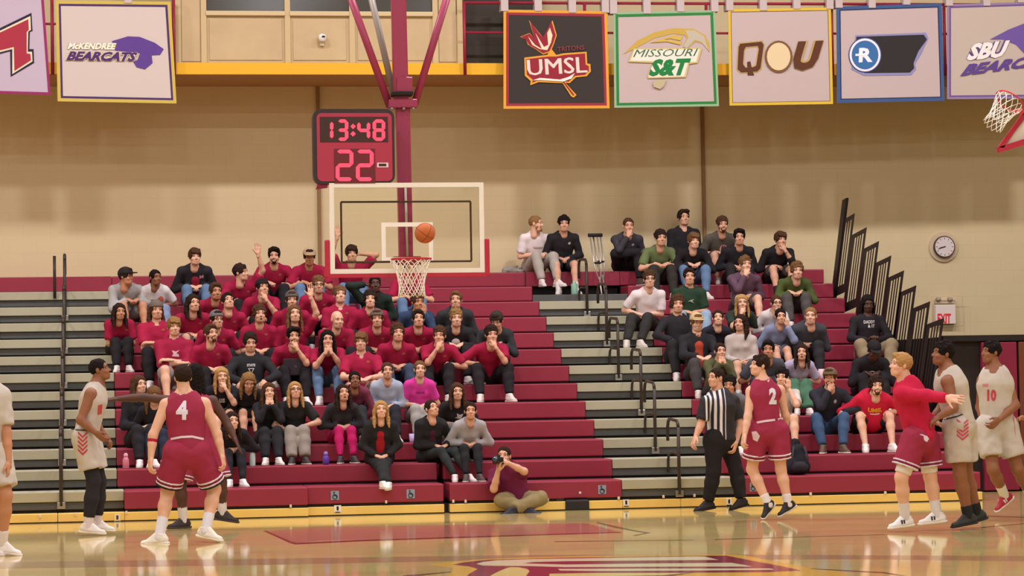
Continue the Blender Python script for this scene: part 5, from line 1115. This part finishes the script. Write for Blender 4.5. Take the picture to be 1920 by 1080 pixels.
# 1 maroon number 4, back to the camera
S4 = 1.06
f = figure('maroon uniform player number 4 seen from behind', GP, (340, 1018), dict(hd=(343, 708), nk=(345, 739), shL=(311, 759), shR=(383, 757), elL=(287, 816, -.05), elR=(407, 814), wrL=(283, 858, -.08), wrR=(416, 852, -.03), hpL=(332, 848), hpR=(372, 848), knL=(314, 922, .12), knR=(402, 917, .12), anL=(299, 1005), anR=(386, 993)), 180, 'fair', ('short', 'dark'), ('tank', MR), ('baggy', MR), 185, 0, s=S4, noface=True, footL=(-.75, .2, -.05), footR=(.9, -.55, -.2), shoe='#e4dfd0', sole='#ece6d6', sock='#d9d6da', sockh=.2, slen=.86, tongue='#3a2428')
fig_s[id(f[0])] = S4; hems(f, ['#d8d0d2', '#7d2038', '#d8d0d2', '#2c2628'], .86)
num(f, '4', 330, 751, 352, 787, '#dcd4e0', .05)
pxdecal(f, f[4], [(334, 735), (349, 733), (347, 740), (333, 741)], '#d8b8c4', 'logo'); pxdecal(f, f[4], strip([(320, 823), (340, 819), (360, 818), (382, 823)], 4), '#dccdd6', 'waist_trim')
pxdecal(f, f[4], strip([(330, 731), (343, 734), (358, 729)], 3), '#d8c8d0', 'neck_trim')
d = nrm(f[1]['wrL']-f[1]['elL']); c = f[1]['elL']+(f[1]['wrL']-f[1]['elL'])*.12; link('wrist_band', qmesh(*sdf_mesh([cone(c-d*.02, c+d*.08, .050, .047, .01, cut=[(c, -d), (c+d*.055, d)])], .010)), cloth('#b02038'), f[0])
# 2 maroon team-mate with spread arms behind number 4
f = figure('dark skinned maroon player with arms spread behind number 4', GP, (385, 990), dict(hd=(366, 703), nk=(362, 741), shL=(328, 752), shR=(398, 752), elL=(268, 745), elR=(424, 790), wrL=(220, 748, -.05), wrR=(440, 822, -.1), hpL=(348, 842), hpR=(396, 842), knL=(338, 908, -.05), knR=(414, 905, -.05), anL=(344, 976), anR=(417, 962)), 175, 'dark', ('dreads', 'black'), ('tank', MR), ('baggy', MR), 170, 0, s=1.05, noface=True, footL=(-.8, -.4, 0), footR=(.9, -.3, -.15), shoe='#3a3230', sole='#4a4240', sock='#dcd6d0', sockh=.22, handL='open', handR='open', backL=(0, -.2, 1), slen=.88)
fig_s[id(f[0])] = 1.05; hems(f, ['#d8d0d2', '#7d2038', '#d8d0d2'], .88)
# 3 white player at the left, side view
def chev(fig, g_, x, y0, n, col, w=11, dy=8, hgt=5):
    for i in range(n):
        y = y0+i*dy; pxdecal(fig, g_, [(x-w, y-4), (x, y+5), (x+w, y-4), (x+w, y-4+hgt), (x, y+5+hgt), (x-w, y-4+hgt)], col, 'chevron')
f = figure('white uniform player with black tights watching at the left', GP, (182, 1003), dict(hd=(187, 694), nk=(181, 722), shL=(170, 739, -.17), shR=(184, 737, .17), elL=(151, 788, -.24), elR=(176, 790, .24), wrL=(180, 812, -.26), wrR=(196, 815, .2), hpL=(158, 822, -.09), hpR=(166, 822, .09), knL=(176, 902, -.1), knR=(186, 902, .1), anL=(165, 985, -.1), anR=(182, 980, .12)), 82, 'brown', ('buzz', 'black'), ('tank', WT), ('baggy', WT), 80, 12, s=1.04, footL=(1, -.2, -.1), footR=(1, .1, -.1), shoe='#e2dcd4', sole='#e8e2d4', sock='#d6cccc', sockh=.14, handL='relax', slen=.72)
fig_s[id(f[0])] = 1.04
for k in 'LR': link('compression_tight', qmesh(*sdf_mesh([cone(f[1]['hp'+k], f[1]['kn'+k], .108, .078, .03), cone(f[1]['kn'+k], f[1]['kn'+k]*.6+f[1]['an'+k]*.4, .076, .078, .03), cone(f[1]['kn'+k]*.6+f[1]['an'+k]*.4, f[1]['an'+k], .078, .056, .03, cut=[(f[1]['an'+k]*.82+f[1]['kn'+k]*.18, nrm(f[1]['an'+k]-f[1]['kn'+k]))])], .013)), cloth('#2c2a2c'), f[0])
chev(f, f[5], 155, 812, 5, '#b83a42', 9, 8, 4); pxdecal(f, f[5], strip([(133, 804), (150, 806), (172, 806)], 3), '#4a4644', 'waist_trim')
pxdecal(f, f[4], [(184, 760), (192, 758), (191, 776), (183, 778)], '#b8484c', 'number')
# 4 cut off at the left edge
f = figure('white uniform player cut off by the left edge of the frame', GP, (5, 1042), dict(hd=(-22, 690), nk=(-20, 724), shL=(-42, 742), shR=(4, 742), elL=(-60, 800), elR=(12, 812, -.05), wrL=(-50, 850), wrR=(16, 868, -.12), hpL=(-34, 850), hpR=(-6, 850), knL=(-30, 935, -.1), knR=(10, 930, -.1), anL=(-30, 1022), anR=(3, 1020)), 40, 'tan', ('short', 'black'), ('tee', WT), ('baggy', WT), 60, 0, s=1.08, footR=(.95, -.3, -.15), footL=(.9, -.3, -.1), shoe='#e6e0da', sole='#e8e4dc', sock='#d8d2cc', slen=.8)
# 5 referee
def stripe_mat():
    M = mat('referee_stripes', '#262226', .8); nt = M.node_tree; B = nt.nodes['Principled BSDF']; L = nt.links
    tc = nt.nodes.new('ShaderNodeTexCoord'); sx_ = nt.nodes.new('ShaderNodeSeparateXYZ'); mm = nt.nodes.new('ShaderNodeMath'); mm.operation = 'FRACT'; ml = nt.nodes.new('ShaderNodeMath'); ml.operation = 'MULTIPLY'; ml.inputs[1].default_value = 1/.062
    gt = nt.nodes.new('ShaderNodeMath'); gt.operation = 'GREATER_THAN'; gt.inputs[1].default_value = .5; mx_ = nt.nodes.new('ShaderNodeMix'); mx_.data_type = 'RGBA'; mx_.inputs[6].default_value = (*hexc('#252124'), 1); mx_.inputs[7].default_value = (*hexc('#d6d0d0'), 1)
    L.new(tc.outputs['Object'], sx_.inputs[0]); L.new(sx_.outputs[0], ml.inputs[0]); L.new(ml.outputs[0], mm.inputs[0]); L.new(mm.outputs[0], gt.inputs[0])
    # stripes on the chest only; sleeves and sides are black
    ax_ = nt.nodes.new('ShaderNodeMath'); ax_.operation = 'COMPARE'; ax_.inputs[1].default_value = -.085; ax_.inputs[2].default_value = .125; L.new(sx_.outputs[0], ax_.inputs[0])
    m2 = nt.nodes.new('ShaderNodeMath'); m2.operation = 'MULTIPLY'; L.new(gt.outputs[0], m2.inputs[0]); L.new(ax_.outputs[0], m2.inputs[1]); L.new(m2.outputs[0], mx_.inputs[0]); L.new(mx_.outputs[2], B.inputs['Base Color']); return M
f = figure('referee in black and white striped shirt walking past the aisle', 'officials', (1352, 957), dict(hd=(1343, 709), nk=(1348, 735), shL=(1324, 754, -.1), shR=(1374, 752, .05), elL=(1314, 796, -.12), elR=(1388, 795, .02), wrL=(1304, 820, -.2), wrR=(1380, 830, -.06), hpL=(1338, 825, -.05), hpR=(1362, 825, .05), knL=(1338, 885, -.06), knR=(1380, 882, .05), anL=(1327, 943), anR=(1390, 938)), -50, 'light', ('buzz', 'dark'), ('polo', '#262226'), ('pants', '#242123'), -65, 3, s=1.0, bulk=1.08, topmat=stripe_mat(), footL=(-1, -.15, -.15), footR=(-.9, -.4, -.2), shoe='#262224', sole='#1e1b1c')
# 6 maroon number 2
f = figure('maroon uniform player number 2 turned away to the left', GP, (1447, 974), dict(hd=(1424, 686), nk=(1429, 713), shL=(1408, 734), shR=(1462, 732, .05), elL=(1402, 782, -.1), elR=(1473, 780, .1), wrL=(1396, 816, -.18), wrR=(1470, 812, .2), hpL=(1420, 808), hpR=(1458, 808), knL=(1410, 880, .1), knR=(1464, 880, .05), anL=(1440, 944), anR=(1478, 944)), -150, 'fair', ('curly', 'dark'), ('tank', MR), ('baggy', MR), -80, 8, s=.97, footL=(-.55, -.5, -.55), footR=(-.7, -.3, -.35), shoe='#2c2828', sole='#d0c8c0', sock='#dcd4d0', sockh=.10, slen=.72)
fig_s[id(f[0])] = .97; hems(f, ['#d8d0d2', '#7d2038', '#d8c8c4'], .72)
num(f, '2', 1442, 727, 1456, 758, '#dcd4dc', .06); pxdecal(f, f[4], [(1436, 706), (1443, 712), (1441, 717), (1435, 711)], '#d8b8c4', 'logo')
pxdecal(f, f[4], strip([(1414, 793), (1435, 789), (1468, 785)], 4), '#d8c6ce', 'waist_trim'); pxdecal(f, f[5], [(1409, 809), (1418, 808), (1425, 817), (1420, 828), (1412, 824)], '#d8c0c8', 'logo')
# 7 blond player in red warm-up shirt
f = figure('blond player in red long sleeved shirt boxing out to the left', GP, (1727, 996), dict(hd=(1689, 685), nk=(1699, 713), shL=(1690, 738, -.14), shR=(1712, 734, .14), elL=(1738, 742, -.36), elR=(1732, 780, .2), wrL=(1776, 746, -.52), wrR=(1752, 790, .15), hpL=(1714, 825, -.1), hpR=(1736, 825, .1), knL=(1690, 895, -.1), knR=(1744, 893, .1), anL=(1697, 972), anR=(1757, 965, .1)), -78, 'fair', ('short', 'blond'), ('long', '#b82040'), ('baggy', MR), -85, 8, s=1.05, footL=(-1, -.25, -.1), footR=(-1, .1, -.1), shoe='#e6e2de', sole='#e8e4dc', sock='#d8d2d2', sockh=.2, slen=.72, handL='open', backL=(0, -1, .4), lace='#3a3a44')
fig_s[id(f[0])] = 1.05; hems(f, ['#d8d0d4', '#7d2048', '#d8d0d4'], .72)
for k in 'LR':
    a, b = f[1]['hp'+k], f[1]['kn'+k]; link('compression_short', qmesh(*sdf_mesh([cone(a, b, .10, .082, .02, cut=[(a+(b-a)*.90, nrm(b-a))])], .013)), cloth('#dcd4ca'), f[0])
pxdecal(f, f[5], [(1712, 815), (1728, 813), (1744, 819), (1738, 828), (1728, 822), (1722, 828)], '#d8c8cc', 'logo')
# 8 white player with black shoes
f = figure('white uniform player with black shoes held by the blond player', GP, (1818, 992), dict(hd=(1768, 664), nk=(1776, 692), shL=(1776, 716, -.16), shR=(1790, 712, .16), elL=(1788, 765, -.24), elR=(1765, 765, .25), wrL=(1758, 783, -.28), wrR=(1745, 790, .2), hpL=(1792, 800, -.09), hpR=(1806, 800, .09), knL=(1800, 890, -.1), knR=(1812, 888, .12), anL=(1815, 968, -.05), anR=(1832, 962, .2)), -75, 'brown', ('curly', 'black'), ('tank', WT), ('baggy', WT), -85, 8, s=1.07, footL=(-1, -.2, -.15), footR=(-.9, .1, -.25), shoe='#343434', sole='#2c2c2c', sock='#2a2a2c', sockh=.10, slen=.74)
chev(f, f[5], 1805, 788, 5, '#c0465a', 11, 7, 4); pxdecal(f, f[5], strip([(1770, 786), (1795, 780), (1820, 770)], 3), '#3a3436', 'waist_trim')
# 9 white number 10
f = figure('white uniform player number 10 in red shoes running at the right', GP, (1880, 972), dict(hd=(1858, 661), nk=(1865, 689), shL=(1843, 714, .06), shR=(1888, 712, .0), elL=(1837, 764, .16), elR=(1904, 760, -.1), wrL=(1846, 794, .02), wrR=(1872, 788, -.24), hpL=(1852, 800), hpR=(1886, 800), knL=(1862, 880, -.12), knR=(1908, 880, -.05), anL=(1884, 930, .1), anR=(1935, 935, .2)), -28, 'brown', ('curly', 'black'), ('tank', WT), ('baggy', WT), -75, 5, s=1.03, footL=(-.75, -.3, -.5), footR=(-.5, -.2, -.6), shoe='#a82a3c', sole='#dcd6d0', sock='#dcd8d0', sockh=.16, slen=.70, lace='#e0d8d4', tongue='#b83a48')
num(f, '10', 1851, 730, 1868, 752, '#b8404c', .05); pxdecal(f, f[5], strip([(1898, 775), (1902, 790), (1904, 815)], 9), '#c05a60', 'side_stripe'); pxdecal(f, f[4], [(1842, 720), (1853, 719), (1853, 724), (1842, 725)], '#c0787a', 'logo')
# 9b player cut off by the right edge
f = figure('white uniform player cut off by the right edge of the frame', GP, (1972, 968), dict(hd=(1968, 668), nk=(1974, 696), shL=(1954, 718), shR=(1996, 716), elL=(1944, 764, -.1), elR=(2012, 762), wrL=(1926, 784, -.2), wrR=(2000, 792, -.1), hpL=(1954, 802), hpR=(1986, 802), knL=(1950, 880, -.1), knR=(1990, 880), anL=(1958, 950), anR=(1996, 946, .1)), -60, 'tan', ('curly', 'black'), ('tank', WT), ('baggy', WT), -75, 0, s=1.02, footL=(-1, -.2, -.1), footR=(-1, -.1, -.1), shoe='#d8d2cc', sock='#dcd8d0', slen=.72, hdL=(-.9, -.3, .1))
# 10 photographer on the floor
f = figure('photographer in maroon shirt sitting cross legged on the floor, aiming a camera', 'photographers', (972, 960), dict(hd=(945, 856, -.05), nk=(950, 878), shL=(926, 890), shR=(972, 886), elL=(926, 917, -.22), elR=(983, 884, -.22), wrL=(934, 882, -.30), wrR=(952, 868, -.27), pel=(968, 932), hpL=(955, 938), hpR=(982, 938), knL=(940, 938, -.22), knR=(1014, 934, -.22), anL=(988, 955, -.32), anR=(962, 956, -.36)), -25, 'light', ('buzz', 'dark'), ('tee', '#6d2340'), ('pants', '#8a7a56'), -20, 8, s=.98, footL=(.9, -.4, .0), footR=(-.9, -.4, .0), shoe='#2c2c38', sole='#d0ccc4', handL='hold', handR='hold', hdL=(.1, -.3, .9), hdR=(-.8, -.2, .5))
B6 = f[2]; Y6 = f[3]
cp = U(934, 864, Y=Y6-.34); t = thing('photo_camera', 'black camera held up to the face of the seated photographer', 'camera', tuple(cp))
cm = flat('#221f20', .4); link('camera_body', box((-.065, -.03, -.04), (.065, .04, .045), .012), cm, t); link('viewfinder', box((-.025, -.025, .04), (.025, .035, .07), .008), cm, t)
ln = link('lens', lathe([(.025, 0), (.038, .01), (.038, .08), (.044, .09), (.044, .15), (.034, .155)], 16), cm, t, (-.01, -.02, -.005)); ln.rotation_euler = (R(78), 0, R(-20))
gl_ = link('front_glass', lathe([(.001, .15), (.032, .152), (.032, .156), (.001, .157)], 14), mat('lens_glass', '#303644', .1, spec=.8), t, (-.01, -.02, -.005)); gl_.rotation_euler = (R(78), 0, R(-20))
# ------------------------------------------------------------------ small things
def bottle(px, py, Y, z, prof, col, label, cap_=None, cat='bottle', name='water_bottle'):
    p = U(px, py, Y=Y); t = thing(name, label, cat, (p[0], Y, z)); link('flask', lathe(prof, 14), flat(col, .35), t)
    if cap_: h = prof[-1][1]; link('lid', lathe([(.026, h), (.028, h+.005), (.026, h+.03), (.012, h+.045)], 12), flat(cap_, .4), t)
bottle(236, 870, .61+.12, zk(1), [(.035, 0), (.04, .01), (.04, .11), (.022, .15)], '#c97a8c', 'pink water bottle at the left end of the bench', '#d8a0ac')
bottle(473, 856, .61+.10, zk(1), [(.034, 0), (.038, .01), (.038, .19), (.03, .21)], '#c3dcd8', 'tall pale mint bottle beside the girl in black', '#3c3a40')
bottle(611, 860, .61+.12, zk(1), [(.032, 0), (.04, .02), (.046, .06), (.036, .10), (.02, .12)], '#5d3f9c', 'small purple shaker bottle beside the fuchsia leggings', '#8c74b8')
bottle(773, 822, 2*.61+.3, zk(2), [(.032, 0), (.036, .02), (.042, .11)], '#b7a8cc', 'lavender plastic cup between two women', None, 'cup', 'cup')
bottle(1077, 546, 11*.61+.1, zk(11)-.125, [(.045, 0), (.05, .01), (.05, .15), (.046, .165)], '#8fb8a2', 'mint green tumbler at the feet of the person in shorts', '#a8c8b6', 'tumbler', 'tumbler')
bottle(1540, 700, 5*.61+.1, zk(5), [(.03, 0), (.034, .02), (.044, .14)], '#d9bcb8', 'pale pink drink cup beside the green trousers', None, 'cup', 'cup')
# laptop on the lap
bl = LAPTOP_P[2]; kn_ = (LAPTOP_P[1]['knL']+LAPTOP_P[1]['knR'])/2+bl; lp = U(554, 702, Y=kn_[1]+.02)
t = thing('laptop', 'grey open laptop on the lap of a red polo person', 'laptop', tuple(lp))
link('keyboard_deck', box((-.16, 0, -.012), (.16, .22, .004), .004), flat('#4a4850', .35), t); sc_ = link('screen_lid', box((-.16, -.008, 0), (.16, .004, .215), .004), flat('#46424a', .35), t, (0, -.005, 0)); sc_.rotation_euler = (R(12), 0, 0)
link('badge', prism(ell(0, .11, .014, .016, 12), -.011, -.006, 'y'), flat('#6a6670', .3), sc_)
# crutches
for i, (xt, xb) in enumerate(((1113, 1131), (1119, 1137))):
    a = U(xt, 441, Y=11.55*RUN+i*.07); b_ = U(xb, 572-i*6, Y=11.05*RUN+i*.07); D = b_-a; t = thing('crutch', ['aluminium crutch leaning on the top bench, front one of the pair', 'aluminium crutch leaning on the top bench, rear one of the pair'][i], 'crutch', tuple(b_), 'pair of crutches')
    al = mat('aluminium', '#b9b2a6', .35, .6); O = a-b_
    for s_ in (-1, 1): link('side_tube', tube([O+np.array((s_*.055, 0, -.02)), O*.55+np.array((s_*.05, 0, 0)), O*.36+np.array((s_*.012, 0, 0))], .011), al, t)
    link('lower_tube', tube([O*.40, O*.02], .012), al, t); link('arm_pad', tube([O+np.array((-.085, 0, 0)), O+np.array((.085, 0, 0))], .028), flat('#2a2626'), t)
    link('hand_grip', tube([O*.6+np.array((-.055, 0, 0)), O*.6+np.array((.055, 0, 0))], .017), flat('#2a2626'), t); link('rubber_tip', tube([O*.03, (0, 0, 0)], [.016, .022]), flat('#2a2626'), t)
# backpack
p = U(1496, 890, Y=.32); t = thing('backpack', 'black backpack on the bench behind number 2 player', 'bag', (p[0], .32, zk(0)))
link('main_bag', qmesh(*sdf_mesh([cone((0, 0, .12), (0, .02, .30), .13, .10, .05, (np.array((0, 1., 0)), 1.3)), cone((-.06, 0, .1), (.06, 0, .1), .10, k=.05)], .014, .004, 20, gcut=[(np.array((0, 0, .004)), np.array((0, 0, -1.)))])), cloth('#26242a'), t)
link('front_pocket', qmesh(*sdf_mesh([cone((-.04, -.09, .10), (.04, -.09, .10), .075, k=.03)], .012, .003)), cloth('#2e2c32'), t); link('handle', tube([(-.03, .0, .38), (-.025, 0, .43), (.025, 0, .43), (.03, 0, .38)], .01), cloth('#26242a'), t)
for s_ in (-1, 1): link('strap', tube([(s_*.07, -.08, .36), (s_*.10, -.13, .22), (s_*.11, -.08, .06)], .013), cloth('#3a383e'), t)
# heap of clothes on the top bench
p = U(962, 503, Y=12*RUN+.2); t = tag(link('folded_jacket', qmesh(*sdf_mesh([cone((-.12, 0, .03), (.1, .02, .035), .05, .045, .04), cone((-.03, 0, .05), (.06, .02, .10), .05, .02, .04), cone((.02, 0, .03), (.14, -.03, .02), .035, .03, .03)], .012, .008, 45, gcut=[(np.array((0, 0, 0)), np.array((0, 0, -1.)))])), cloth('#8f8b80'), None, (p[0], 12*RUN+.2, zk(12))), 'grey jacket heaped on the top bench beside white shirted person', 'jacket')
# video camera rig on the floor
g0 = U(1080, 956, Z=0.); t = thing('video_camera', 'black video camera with furry microphone resting on the floor', 'camera', (g0[0], g0[1], 0)); bkm = flat('#2a2727', .5)
link('camera_case', box((-.15, -.12, 0), (.15, .12, .13), .02), bkm, t); link('top_handle', tube([(-.12, 0, .13), (-.10, 0, .19), (.08, 0, .20), (.11, 0, .14)], .014), bkm, t)
link('lens_hood', box((-.26, -.05, .06), (-.15, .05, .15), .012), bkm, t); link('microphone', qmesh(*sdf_mesh([cone((.10, 0, .21), (.20, 0, .24), .045, .04, .01)], .01, .004, 120)), cloth('#4a4846'), t)
link('viewfinder', box((-.02, -.05, .15), (.07, .03, .19), .01), bkm, t); link('light', box((.03, -.06, .2), (.06, -.03, .23), .005), flat('#d8d4cc'), t)
